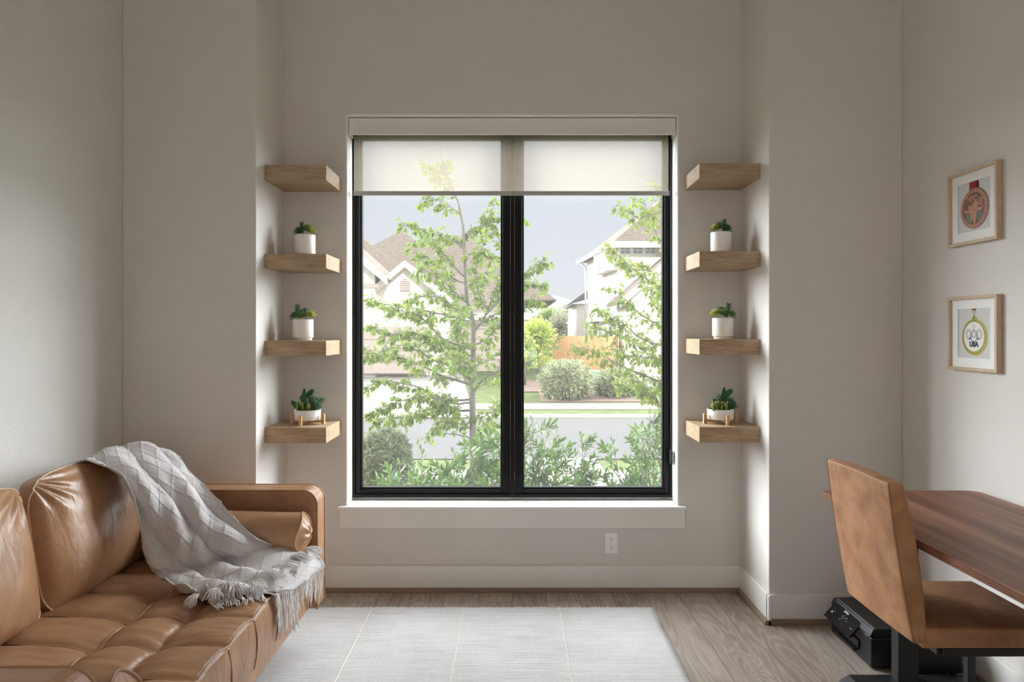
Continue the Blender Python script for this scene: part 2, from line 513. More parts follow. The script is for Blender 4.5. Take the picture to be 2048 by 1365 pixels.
# baseboards with a wooden shoe moulding
def base(side, pts):
    b = MB(); s = MB()
    for (x0, y0, x1, y1, nx, ny) in pts:
        t = .015
        xa, xb = sorted((x0, x1)); ya, yb = sorted((y0, y1))
        if nx: xs = sorted((x0, x0+nx*t)); b.box(xs[0], xs[1], ya, yb, .0, .149)
        else: ys = sorted((y0, y0+ny*t)); b.box(xa, xb, ys[0], ys[1], .0, .149)
        q = [(0, 0), (.034, 0), (.034, .008), (.030, .018), (.022, .024), (.0, .024)]
        if nx: s.prism([(x0+nx*p, z) for p, z in q], 'y', ya-(.034 if y0 != y1 and False else 0), yb)
        else: s.prism([(y0+ny*p, z) for p, z in q], 'x', xa, xb)
    o = b.build('baseboard_'+side, TRIM, bevel=.003); struct(o); fix_normals(o)
    o2 = s.build('baseboard_'+side+'_shoe', SHOE); struct(o2); fix_normals(o2)
base('back', [(-XP, DB, XP, DB, 0, -1)])
base('left_niche', [(-XP, DP-.015, -XP, DB, 1, 0)])
base('right_niche', [(XP, DP-.034, XP, DB, -1, 0)])
base('left_pier', [(-XW, DP, -XP+.015, DP, 0, -1)])
base('right_pier', [(XP-.015, DP, XW, DP, 0, -1)])
base('left', [(-XW, -.4, -XW, DP, 1, 0)])
base('right', [(XW, REAR, XW, DP, -1, 0)])

# ------------------------------------------------------------------ window
YW = 4.085
fx0, fx1, fz0, fz1 = -.962, .960, .509, 2.72
win = bpy.data.objects.new('window_1', None); col.objects.link(win); win.location = (0, YW, .51); win['_o'] = (0, YW, .51); struct(win)
gx = (-.905, -.072, .069, .902)
gz0, gz1 = .567, 2.66
def winframe(yf, yb, x0, x1, z0, z1, ix0, ix1, iz0, iz1):
    b = MB()
    b.box(x0, ix0, yf, yb, z0, z1); b.box(ix1, x1, yf, yb, z0, z1)
    b.box(ix0, ix1, yf, yb, z0, iz0); b.box(ix0, ix1, yf, yb, iz1, z1)
    return b
b = winframe(YW, YW+.09, fx0, fx1, fz0, fz1, fx0+.018, fx1-.018, fz0+.02, fz1-.02)
b.box(-.013, .013, YW-.003, YW+.09, fz0+.02, fz1-.02)
b.build('window_frame', BLACKF, win, bevel=.002)
for k, (a, c) in enumerate(((0, 1), (2, 3))):
    xa = fx0+.019 if k == 0 else .0135
    xb = -.0135 if k == 0 else fx1-.019
    s = winframe(YW+.012, YW+.07, xa, xb, fz0+.021, fz1-.021, gx[a]-.012, gx[c]+.012, gz0-.012, gz1+.012)
    s.build('sash', BLACKF, win, bevel=.003)
    s = winframe(YW+.024, YW+.06, gx[a]-.012, gx[c]+.012, gz0-.012, gz1+.012, gx[a], gx[c], gz0, gz1)
    s.build('glazing_bead', BLACKF, win, bevel=.002)
glass = bpy.data.materials.new('window_glass'); glass.use_nodes = True
t = glass.node_tree; t.nodes.clear()
out = t.nodes.new('ShaderNodeOutputMaterial'); tr = t.nodes.new('ShaderNodeBsdfTransparent'); gl = t.nodes.new('ShaderNodeBsdfGlossy')
fr = t.nodes.new('ShaderNodeFresnel'); mx = t.nodes.new('ShaderNodeMixShader')
fr.inputs[0].default_value = 1.45; gl.inputs['Roughness'].default_value = .02
tr.inputs[0].default_value = (.985, .99, .99, 1)
geo = t.nodes.new('ShaderNodeNewGeometry'); ior = t.nodes.new('ShaderNodeMapRange')
ior.inputs['To Min'].default_value = 1.45; ior.inputs['To Max'].default_value = 1.0001
t.links.new(geo.outputs['Backfacing'], ior.inputs[0]); t.links.new(ior.outputs[0], fr.inputs[0])
veil = t.nodes.new('ShaderNodeBsdfTranslucent'); veil.inputs[0].default_value = (1, 1, 1, 1); md_ = t.nodes.new('ShaderNodeMixShader'); md_.inputs[0].default_value = .011
t.links.new(tr.outputs[0], md_.inputs[1]); t.links.new(veil.outputs[0], md_.inputs[2])      # pale veil added to the glass to wash out the outdoors like haze
t.links.new(fr.outputs[0], mx.inputs[0]); t.links.new(md_.outputs[0], mx.inputs[1]); t.links.new(gl.outputs[0], mx.inputs[2]); t.links.new(mx.outputs[0], out.inputs[0])
for a, c in ((0, 1), (2, 3)):
    MB().box(gx[a]-.01, gx[c]+.01, YW+.046, YW+.052, gz0-.01, gz1+.01).build('pane', glass, win)

# roller shade
sh = thing('roller_shade', 'cream roller shade with pale valance, drawn partly down over the black window', 'window shade', (0, 4.02, 2.66))
b = MB(); b.box(-.956, .953, 3.985, 3.998, 2.655, 2.752); b.box(-.956, .953, 3.998, 4.075, 2.74, 2.752)
b.box(-.956, -.949, 3.998, 4.075, 2.655, 2.74); b.box(.946, .953, 3.998, 4.075, 2.655, 2.74)
b.build('valance', VAL, sh, bevel=.003)
fab = bpy.data.materials.new('shade_fabric'); fab.use_nodes = True
t = fab.node_tree; t.nodes.clear()
out = t.nodes.new('ShaderNodeOutputMaterial'); tr = t.nodes.new('ShaderNodeBsdfTransparent')
df = t.nodes.new('ShaderNodeBsdfDiffuse'); tl = t.nodes.new('ShaderNodeBsdfTranslucent')
m1 = t.nodes.new('ShaderNodeMixShader'); m2 = t.nodes.new('ShaderNodeMixShader')
df.inputs[0].default_value = srgb(226, 216, 202); tl.inputs[0].default_value = (.42, .365, .29, 1)
tcn = t.nodes.new('ShaderNodeTexCoord'); nz = t.nodes.new('ShaderNodeTexNoise'); nz.inputs['Scale'].default_value = 260; nz.inputs['Detail'].default_value = 1
mr = t.nodes.new('ShaderNodeMapRange'); mr.inputs['From Min'].default_value = .3; mr.inputs['From Max'].default_value = .7
mr.inputs['To Min'].default_value = .30; mr.inputs['To Max'].default_value = .42
t.links.new(tcn.outputs['Object'], nz.inputs['Vector']); t.links.new(nz.outputs[0], mr.inputs[0])
m1.inputs[0].default_value = .75; t.links.new(df.outputs[0], m1.inputs[1]); t.links.new(tl.outputs[0], m1.inputs[2])
t.links.new(mr.outputs[0], m2.inputs[0]); t.links.new(tr.outputs[0], m2.inputs[1]); t.links.new(m1.outputs[0], m2.inputs[2]); t.links.new(m2.outputs[0], out.inputs[0])
MB().box(-.940, .925, 4.046, 4.0466, 2.335, 2.70).build('fabric', fab, sh)
MB().prism([(4.038, 2.312), (4.054, 2.312), (4.054, 2.334), (4.049, 2.338), (4.043, 2.338), (4.038, 2.334)], 'x', -.943, .929).build('hem_bar', HEM, sh, bevel=.001)
MB().tube([(-.946, 4.046, 2.705), (.946, 4.046, 2.705)], .022, 16).build('roller_tube', SILVER, sh)
ch = MB()
for side in (4.03, 4.058):
    ch.tube([(.940, side, .80), (.940, side, 2.67)], .0012, 5)
    z = .80
    while z < 2.66:
        ch.ellipsoid((.940, side, z), (.0026, .0026, .0026), 5, 4); z += .011
ch.build('bead_chain', BLACKP, sh)
MB().box(.934, .946, 4.022, 4.066, .72, .80).build('chain_tensioner', BLACKP, sh, bevel=.002)

# outlet
ot = thing('wall_outlet', 'white duplex power outlet on the wall under the window', 'outlet', (.572, DB, .277))
MB().box(.536, .609, DB-.006, DB, .218, .336).build('cover_plate', PLATE, ot, bevel=.003)
for zc in (.303, .251):
    f = MB()
    pts = []
    for k in range(28):
        a = 2*PI*k/28; pts.append((.5725+.0172*math.cos(a), zc+max(-.0135, min(.0135, .0172*math.sin(a)))))
    f.prism(pts, 'y', DB-.0085, DB-.005)
    r = f.build('receptacle', PLATE, ot)
    s = MB(); s.box(.5650, .5672, DB-.0088, DB-.0084, zc+.0005, zc+.0095); s.box(.5778, .5800, DB-.0088, DB-.0084, zc+.0015, zc+.0085)
    s.prism([(.5725+.0028*math.cos(2*PI*k/12), zc-.0075+.0028*math.sin(2*PI*k/12)) for k in range(12)], 'y', DB-.0088, DB-.0084)
    s.build('slots', SLOT, r)
MB().prism([(.5725+.0022*math.cos(2*PI*k/12), .277+.0022*math.sin(2*PI*k/12)) for k in range(12)], 'y', DB-.0075, DB-.0055).build('screw', SILVER, ot)

# ------------------------------------------------------------------ rug
def rugmat():
    m = Mat('ribbed_wool_rug', srgb(222, 220, 215), .95, spec=.1)
    co = m.coord((2.5, 60, 1)); a = m.noise(co, 1.6, 3)
    sp = m.noise(m.coord(), 160, 3)
    big = m.noise(m.coord(), 3, 3)
    f = m.math('ADD', m.math('ADD', m.math('MULTIPLY', a, .35), m.math('MULTIPLY', sp, .4)), m.math('MULTIPLY', big, .25))
    m.color(m.ramp(f, [(.36, srgb(192, 191, 189)), (.5, srgb(217, 216, 214)), (.62, srgb(232, 231, 229))]))
    sp2 = m.n('ShaderNodeSeparateXYZ'); m.l(m.tc.outputs['Object'], sp2.inputs[0])
    rib = m.math('SINE', m.math('MULTIPLY', sp2.outputs['Y'], 620))
    n1 = m.bump(rib, .35, .003)
    m.bump(a, .5, .004, n1)
    return m.m
RUG = rugmat()
rug = thing('area_rug', 'off-white ribbed woven rug with thin paler lines on the wood floor', 'rug', (-.3, 1.2, 0))
def rugf(u, v):
    e = .006*noise.noise(Vector((u*18, 0, 3)))
    e2 = .006*noise.noise(Vector((v*30, 5, 3)))
    x = -1.30+2.06*u+(e2 if u > .5 else 0); y = -1.4+v*(3.70+1.4)+(e if v > .9 else 0)
    return Vector((x, y, .0075+.0012*noise.noise(Vector((u*20, v*40, 0)))))
b = MB().grid(rugf, 60, 120)
b.build('pile', RUG, rug, solid=.007)
RL = plain('pale_rug_line', srgb(244, 240, 228), .9)
for x0, x1 in ((-.757, -.765), (-.263, -.270), (.252, .262)):
    b = MB()
    pts = [(x0+(x1-x0)*(1-k/60)*2+.004*noise.noise(Vector((k*.7, x0, 0))), 3.70-(1-k/60)*4.9, .0088) for k in range(61)]
    pts.sort(key=lambda p: p[1])
    b.tube(pts, .0025, 5); b.build('woven_line', RL, rug)
b = MB()
for k in range(230):
    x = -1.29+2.04*k/229; L = random.uniform(.003, .016)
    b.tube([(x, 3.698, .006), (x+random.uniform(-.01, .01), 3.70+L*.6, .006), (x+random.uniform(-.014, .014), 3.70+L, .003)], .0016, 4)
b.build('edge_fray', RL, rug)

# ------------------------------------------------------------------ shelves
def shelf(zb, zt, side, label):
    if side < 0: x0, x1 = -XP+.001, -.996
    else: x0, x1 = .999, XP-.001
    YF = 3.648
    o = MB().box(x0, x1, YF, DB-.001, zb, zt).build('floating_shelf', OAK, None, ((x0+x1)/2, (YF+DB)/2, zb), bevel=.0012)
    tag(o, label, 'shelf', 'oak shelves beside the window')
    return zt
names = ['topmost', 'second', 'third', 'lowest']
SL = [(2.314, 2.395), (1.842, 1.920), (1.374, 1.455), (.907, .990)]
SR = [(2.324, 2.404), (1.852, 1.934), (1.380, 1.463), (.910, .993)]
lab = ['empty oak floating shelf at the top, %s of the window', 'oak floating shelf second from the top %s of the window, under a tall white pot',
       'oak floating shelf third from the top %s of the window, under a tall white pot', 'lowest oak floating shelf %s of the window, under a bowl on a wooden stand']
for (a, c), l in zip(SL, lab): shelf(a, c, -1, l % 'left')
for (a, c), l in zip(SR, lab): shelf(a, c, 1, l % 'right')

# ------------------------------------------------------------------ succulents
def leaf_solid(mb, base, d, L, w, th, up=Vector((0, 0, 1)), curl=.25, tip=.0):
    d = Vector(d).normalized(); sd = d.cross(up)
    if sd.length < 1e-4: sd = Vector((1, 0, 0))
    sd.normalize(); n = sd.cross(d).normalized()
    vs = []; prof = [(0, .35), (.3, .85), (.6, 1), (.82, .7), (1, .06)]
    for t_, k in prof:
        c = Vector(base)+d*(L*t_)+n*(curl*L*t_*t_)
        vs += [c+sd*(w*k/2), c+n*(th*k/2), c-sd*(w*k/2), c-n*(th*k/2)]
    fs = []
    for i in range(len(prof)-1):
        for k in range(4):
            fs.append((i*4+k, i*4+(k+1) % 4, i*4+4+(k+1) % 4, i*4+4+k))
    fs.append((3, 2, 1, 0)); fs.append((16, 17, 18, 19))
    mb.add(vs, fs, True)
def rosette(mb, c, r, n=22, ax=Vector((0, 0, 1)), lo=.15, hi=1.25, w=.42):
    r *= 1.25; c = Vector(c)+Vector((0, 0, .008))
    q = ax.to_track_quat('Z', 'Y')
    for i in range(n):
        t_ = i/n; a = i*2.39996
        el = lo+(hi-lo)*t_
        d = q @ Vector((math.cos(a)*math.cos(el), math.sin(a)*math.cos(el), math.sin(el)))
        leaf_solid(mb, Vector(c)+ax*(r*.25*t_), d, r*(1.05-.45*t_), r*w, r*.18, q @ Vector((0, 0, 1)), .15)
def sprig(mb, c, top, n=16, L=.02, w=.004):
    c = Vector(c); top = Vector(top); ax = (top-c).normalized(); q = ax.to_track_quat('Z', 'Y')
    mb.tube([c, top], [.0015, .001], 5)
    for i in range(n):
        a = i*2.4; t_ = .15+.85*i/n
        d = q @ Vector((math.cos(a), math.sin(a), .9))
        leaf_solid(mb, c.lerp(top, t_), d, L*(1-.3*t_), w, w*.4, ax, .1)
def pot_plant(label, x, zs, kind, r=.0565, h=.122):
    c = Vector((x, 3.80, zs))
    t_ = thing('potted_succulent', label, 'potted plant', c, 'succulents in white pots')
    prof = [(r*.80, 0), (r*.84, .001), (r*.86, .004), (r*.86, .013), (r*.97, .0145), (r, .018), (r, h-.002), (r-.001, h), (r-.005, h), (r-.006, h-.003), (r-.006, h-.02)]
    MB().lathe(prof, 48, c).build('pot', CERAM, t_)
    MB().lathe([(.001, 0), (r-.006, 0), (r-.006, .006), (.001, .009)], 24, c+Vector((0, 0, h-.014))).build('soil', SOIL, t_)
    top = c+Vector((0, 0, h-.006))
    rnd = random.Random(kind)
    m1, m2, m3 = MB(), MB(), MB()
    s = 1 if kind % 2 == 0 else -1
    if kind in (0, 1):
        rosette(m1, top+Vector((s*.012, .0, .022)), .034, 26, Vector((s*.2, -.5, .84)).normalized(), w=.36)
        rosette(m2, top+Vector((s*.034, -.012, .012)), .030, 20, Vector((s*.5, -.5, .7)).normalized(), w=.34)
        rosette(m3, top+Vector((-s*.024, .0, .010)), .036, 20, Vector((-s*.5, -.3, .8)).normalized(), w=.30)
        sprig(m3, top+Vector((-s*.016, 0, 0)), top+Vector((-s*.018, 0, .072)), 26, .028, .011)
    else:
        rosette(m1, top+Vector((0, -.022, .014)), .034, 26, Vector((0, -.6, .8)).normalized(), w=.5)
        rosette(m2, top+Vector((s*.040, -.01, .016)), .032, 24, Vector((s*.5, -.3, .8)).normalized(), w=.36)
        rosette(m3, top+Vector((s*.006, .02, .030)), .032, 20, Vector((0, -.1, 1)).normalized(), w=.42)
        sprig(m3, top+Vector((-s*.026, 0, 0)), top+Vector((-s*.032, 0, .082)), 30, .034, .009)
        rosette(m3, top+Vector((-s*.036, -.01, .012)), .032, 18, Vector((-s*.7, -.2, .7)).normalized(), w=.28)
    m1.build('rosette', SUC, t_); m2.build('rosette', SUCY, t_); m3.build('spiky_leaves', SUCD, t_)
pot_plant('tall white pot of dark and yellowish succulents on the upper left shelf', P(610, 0, 3.8).x, 1.920, 0, h=.121)
pot_plant('tall white pot of bright green succulents on the third shelf left of the window', P(606, 0, 3.8).x, 1.455, 2, h=.116)
pot_plant('tall white pot of olive and dark succulents on the upper right shelf', P(1442, 0, 3.8).x, 1.934, 1, h=.121)
pot_plant('tall white pot of bright green succulents on the third shelf right of the window', P(1445.5, 0, 3.8).x, 1.463, 3, h=.116)

def bowl_plant(x, zs, s, side, rz):
    c = Vector((x, 3.80, zs))
    st = thing('plant_stand', 'low honey-coloured wooden plant stand on the lowest %s shelf' % side, 'plant stand', c, 'wooden plant stands')
    L = .097
    for k in range(2):
        a = rz+k*PI/2; d = Vector((math.cos(a), math.sin(a), 0))
        MB().obox(c+d*(-L)+Vector((0, 0, .016+.0001*k)), c+d*L+Vector((0, 0, .016+.0001*k)), .016, .012).build('cross_bar', STANDW, st, bevel=.001)
    for k in range(4):
        a = rz+k*PI/2; d = Vector((math.cos(a), math.sin(a), 0))
        MB().obox(c+d*(L-.006)+Vector((0, 0, 0)), c+d*(L-.006)+Vector((0, 0, .056)), .016, .018, d).build('leg', STANDW, st, bevel=.001)
    c2 = c+Vector((0, 0, .0225))
    t_ = thing('succulent_bowl', 'white bowl of cactus and mixed succulents in the wooden stand %s of the window' % side, 'potted plant', c2, 'succulent bowls in wooden stands')
    r, h = .0725, .058
    MB().lathe([(r*.88, 0), (r*.95, .002), (r*.97, .006), (r, h-.002), (r-.001, h), (r-.004, h), (r-.005, h-.003), (r-.006, h-.014)], 48, c2).build('pot', CERAM, t_)
    MB().lathe([(.001, 0), (r-.006, 0), (r-.006, .004), (.001, .008)], 24, c2+Vector((0, 0, h-.012))).build('soil', SOIL, t_)
    top = c2+Vector((0, 0, h-.006))
    ca = MB()
    def pad(p, L_, w, ang, ay=0):
        R = Matrix.Rotation(ang, 3, 'Y') @ Matrix.Rotation(ay, 3, 'X')
        base_ = Vector(p)
        cc = base_+R @ Vector((0, 0, L_/2))
        ca.ellipsoid(cc, (w/2, w*.22, L_/2), 14, 10, R)
    if s < 0:
        pad(top+Vector((-.018, .0, 0)), .125, .026, 0); pad(top+Vector((-.018, 0, .0)), .10, .034, -.05)
        pad(top+Vector((-.008, -.004, .072)), .062, .030, .75)
        pad(top+Vector((-.030, -.02, .0)), .078, .030, -.78)
        pad(top+Vector((-.022, -.002, .05)), .035, .026, -.5)
    else:
        pad(top+Vector((.010, 0, 0)), .128, .030, .08); pad(top+Vector((.014, -.004, .075)), .066, .032, .95)
        pad(top+Vector((.022, -.02, .0)), .075, .032, .85); pad(top+Vector((-.012, 0, .01)), .06, .03, -.5)
    ca.build('cactus', CACT, t_)
    ol = MB(); rnd = random.Random(5 if s < 0 else 8)
    for k in range(26):
        bx = (rnd.uniform(-.052, .03) if s < 0 else rnd.uniform(-.055, .02)); by = rnd.uniform(-.055, -.005)
        d = Vector((rnd.uniform(-.25, .25), rnd.uniform(-.3, .2), 1))
        leaf_solid(ol, top+Vector((bx, by, -.002)), d, rnd.uniform(.032, .062), .013, .011, Vector((0, -1, 0)), .1)
    if s > 0:
        for bx, bz in ((-.044, .020), (-.022, .038), (-.018, .012), (.006, .035)):
            for k in range(9):
                a = k*.7
                leaf_solid(ol, top+Vector((bx, -.025, bz-.02)), Vector((math.cos(a)*.35, math.sin(a)*.35, 1)), .036, .012, .007, Vector((0, -1, 0)), -.25)
    ol.build('finger_succulent', SUCO, t_)
    sp = MB()
    for k in range(7):
        tx = s*(-1)*(.02+.012*k) if s < 0 else rnd.uniform(-.01, .05)
        tx = (.010+.011*k) if s < 0 else (-.01+.011*k)
        sprig(sp, top+Vector((tx*.5, .005, 0)), top+Vector((tx*1.05, rnd.uniform(-.02, .02), .082-.004*k)), 26, .036, .0055)
    for k in range(4):
        sprig(sp, top+Vector((.03, -.02, 0)), top+Vector((.045+.012*k, -.03, .060-.013*k)), 18, .030, .006)
    sp.build('spiky_leaves', SUCD, t_)
bowl_plant(P(615, 0, 3.8).x, .990, -1, 'left', 1.45)
bowl_plant(P(1441, 0, 3.8).x, .993, 1, 'right', -.42-PI/2+.55)

# ------------------------------------------------------------------ sofa
XF = -.945
Y0, Y1 = 1.530, 3.225        # inner faces of the two arms
sofa = thing('leather_sofa', 'tan leather sofa with tufted bench seat against the left wall', 'sofa', (-1.42, 2.4, 0))
b = MB(); b.box(-1.90, -.965, Y0-.13, Y1+.13, .185, .268); b.build('base_rail', LEATHER, sofa, bevel=.012, seg=3)
for x, y in ((-1.13, 1.49), (-1.13, 3.27), (-1.84, 1.49), (-1.84, 3.27)):
    MB().tube([(x, y, .187), (x, y, .0095)], [.026, .015], 16).build('leg', BLACKM, sofa)
b = MB(); b.box(-1.965, -1.885, Y0-.13, Y1+.13, .19, .82); b.build('back_frame', LEATHER, sofa, bevel=.025, seg=4)
def arm(ya, yb):
    R = .07; zt = .752; x1 = -.925; x0 = -1.90
    pts = [(x0, .19), (x1, .19)]
    for k in range(9):
        a = k/8*PI/2
        pts.append((x1-R+R*math.cos(a), zt-R+R*math.sin(a)))
    pts += [(x0, zt)]
    a_ = MB().prism(pts, 'y', ya, yb)
    o = a_.build('arm', LEATHER, sofa, bevel=.012, seg=4); fix_normals(o)
    for y in (ya, yb):
        pp = [(x0, y, zt+.0005)]+[(p[0]+.0005, y, p[1]+.0005) for p in reversed(pts[1:-1])]
        ins = []
        cx_, cz_ = -1.4, .5
        MB().tube([(p[0], y+(.004 if y == ya else -.004), p[2]-.002) for p in pp], .0042, 8).build('piping', LEATHERD, o)
    return o
arm(Y0-.135, Y0); arm(Y1, Y1+.135)

# tufted bench seat
TY = [3.165-.225*k for k in range(8)]
TX = [-1.39, -1.18]
XB = -1.86
def seat_top(x, y):
    e = [XB]+TX+[XF]
    for i in range(3):
        if e[i] <= x <= e[i+1]+1e-9: break
    ux = (x-e[i])/(e[i+1]-e[i])
    ys = sorted(TY)
    d = (y-ys[0])/.225; uy = d-math.floor(d)
    if y < ys[0]-.0001 or y > ys[-1]:
        uy = max(0, min(1, (y-Y0)/(ys[0]-Y0))) if y < ys[0] else max(0, min(1, .5+.5*(y-ys[-1])/(Y1-ys[-1])))
    fx = max(0, 4*ux*(1-ux)); fy = max(0, 4*uy*(1-uy))
    if i == 2: fx = min(1, 1-(1-min(1, ux*2))**2) * (1-max(0, (ux-.5)*2)**3*.45)
    if i == 0: fx = 1 if ux < .5 else 4*ux*(1-ux)
    wx = .30+.70*fx**.45; wy = .50+.50*fy**.38
    z = .425+.052*wx*wy
    for tx in TX:
        for ty in TY:
            r2 = ((x-tx)/.05)**2+((y-ty)/.06)**2
            if r2 < 9: z -= .014*math.exp(-r2)
            # pulled pleats that run out of each button
    n1 = 1.4*noise.noise(Vector((x*5, y*30, .3)))
    n2 = noise.noise(Vector((x*9+3, y*55, 1.3)))
    near = math.exp(-min(abs(x-TX[0]), abs(x-TX[1]))/.09)
    z += (.0035*n1+.0018*n2)*(.5+near)
    return z
b = MB()
NX, NY = 110, 190
def seatf(u, v):
    # u runs from the back over the top, round the front edge and down
    y = Y0+.004+(Y1-Y0-.008)*v
    top = .90
    if u <= top:
        x = XB+(XF-.0-XB)*(u/top)
        return Vector((x, y, seat_top(x, y)))
    k = (u-top)/(1-top)
    ztop = seat_top(XF, y)
    bulge = .012*math.sin(PI*k)
    return Vector((XF+.001+bulge+.003*noise.noise(Vector((0, y*14, k*3))), y, ztop-(ztop-.262)*k))
b.grid(seatf, NX, NY)
b.build('seat_cushion', LEATHER, sofa)
b = MB()
pts = [(XF+.003, Y0+.01+(Y1-Y0-.02)*k/80, seat_top(XF, Y0+.01+(Y1-Y0-.02)*k/80)+.001) for k in range(81)]
b.tube(pts, .0042, 8); b.build('seat_front_piping', LEATHERD, sofa)
b = MB(); b.tube([(XF-.004, Y0, .268), (XF-.004, Y1, .268)], .005, 8); b.build('seat_lower_piping', LEATHERD, sofa)
b = MB()
for k in range(len(TY)-1):
    pp = []
    for j in range(25):
        y = TY[k]-.012+(TY[k+1]-TY[k]+.024)*j/24
        pp.append((TX[0]+.010*math.sin(PI*j/24), y, seat_top(TX[0]+.008*math.sin(PI*j/24), y)+.001))
    b.tube(pp, .0032, 6)
b.build('seat_centre_piping', PIPE, sofa)
SEAMD = plain('dark_leather_seam', srgb(84, 56, 38), .6)
for ty in TY:
    b = MB()
    for (xa, xb) in ((XB+.1, TX[0]-.02), (TX[0]+.02, TX[1]-.01), (TX[1]+.02, XF)):
        pp = []
        for j in range(20):
            x = xa+(xb-xa)*j/19; y = ty+.004*math.sin(j*.35)
            pp.append((x, y, seat_top(x, y)-.0003))
        b.tube(pp, .0022, 5)
    b.build('seat_seam', SEAMD, sofa)
for ty in TY:
    if Y0+.02 < ty < Y1-.02:
        b = MB()
        pp = [(XF+.003+.012*math.sin(PI*j/8), ty, seat_top(XF, ty)-(seat_top(XF, ty)-.27)*j/8) for j in range(9)]
        b.tube(pp, .0022, 5); b.build('front_seam', LEATHERD, sofa)

# back cushions
def back_cushion(ya, yb, seed, lab=None):
    H, T, W = .50, .20, yb-ya
    base_ = Vector((-1.835, (ya+yb)/2, .435))
    lean = -math.radians(7.5)
    Rm = Matrix.Rotation(-lean*-1, 3, 'Y')
    Rm = Matrix.Rotation(math.radians(-8), 3, 'Y')
    def edge(a):      # rounded rectangle outline a in 0..1, superellipse
        th = 2*PI*a; c_, s_ = math.cos(th), math.sin(th); p = .20
        return (math.copysign(abs(c_)**p, c_), math.copysign(abs(s_)**p, s_))
    def place(px, py, pz):   # px thickness towards room, py width, pz height 0..H
        return base_+Rm @ Vector((px, py, pz))
    def surf(sign):
        def fn(u, v):     # u around, v 0 centre..1 rim
            ey, ez = edge(u)
            yy = ey*v; zz = ez*v
            t_ = max(0, (1-abs(yy)**3.2)*(1-abs(zz)**3.2))**.55
            belly = 1+.16*(-zz)
            w = .004*noise.noise(Vector((yy*3+seed, zz*3, 2)))+.006*noise.noise(Vector((yy*2.2+seed, zz*1.2, 8)))
            # creases fanning from the upper corners
            for sy in (-1, 1):
                dy, dz = yy-sy, zz-1; rr = math.hypot(dy, dz); an = math.atan2(dz, dy*-sy)
                w += .0055*math.sin(an*19+seed*3)*math.exp(-((rr-.33)/.26)**2)
            core = .035
            pinch = 1-.05*(1-abs(ez))*0
            return place(.10+sign*(core*.4+T*.5*t_*belly)+(w if sign > 0 else 0), yy*W/2*(1-.035*(zz > 0)*zz), H/2+zz*H/2-.012*math.cos(yy*PI/2)*0+.018*(1-yy*yy)*(zz > .5)*(zz-.5)*2)
        return fn
    b_ = MB(); b_.grid(surf(1), 120, 60, wrapu=True); b_.grid(surf(-1), 120, 30, wrapu=True)
    # side gusset between both rims
    def gus(u, v):
        f1 = surf(1)(u, 1); f2 = surf(-1)(u, 1); return f2.lerp(f1, v)
    b_.grid(gus, 120, 4, wrapu=True)
    o = b_.build('back_cushion', LEATHER, sofa)
    fix_normals(o)
    pp = MB().tube([surf(1)(k/120, 1.0) for k in range(120)], .0032, 7, closed=True); pp.build('piping', PIPE, o)
back_cushion(2.505, 3.215, 1.0)
back_cushion(1.74, 2.475, 4.0)

def bolster(yc, sgn, label):
    r = .105; x0, x1 = -1.80, -.955; zc = .580
    t_ = thing('bolster_pillow', label, 'pillow', (-1.4, yc, zc-r), 'bolster pillows')
    def side(u, v):
        a = 2*PI*u
        x = x0+(x1-x0)*v
        sag = 1+.03*math.sin(v*5)+.02*noise.noise(Vector((v*6, math.cos(a)*2, math.sin(a)*2)))
        rr = r*sag*(1-.06*abs(v-.5)*2)
        if v > .9: x += .010*math.sin(a*3+1)*(v-.9)*10
        return Vector((x, yc+rr*math.cos(a), zc+rr*.98*math.sin(a)))
    b_ = MB().grid(side, 48, 60, wrapu=True)
    b_.build('cover', LEATHER, t_)
    def cap(xe, s_):
        def fn(u, v):
            a = 2*PI*u; e_ = side(u, 1 if s_ > 0 else 0)
            cc = Vector((xe+s_*.034, yc, zc))
            p = cc.lerp(e_, v); p.x = e_.x*v**3+(xe+s_*(.034*math.cos(v*PI/2)))*(1-v**3)+.005*math.sin(a*6)*math.exp(-((v-.35)/.25)**2)
            return p
        return fn
    MB().grid(cap(x1, 1), 48, 16, wrapu=True).build('end_cap', LEATHER, t_)
    MB().grid(cap(x0, -1), 48, 10, wrapu=True).build('end_cap', LEATHER, t_)
    MB().tube([side(k/48, 1) for k in range(48)], .0042, 7, closed=True).build('piping', LEATHERD, t_)
bolster(3.115, 1, 'tan leather bolster pillow by the far sofa arm, next to the window')
bolster(1.645, -1, 'tan leather bolster pillow at the near sofa arm, bottom left corner')

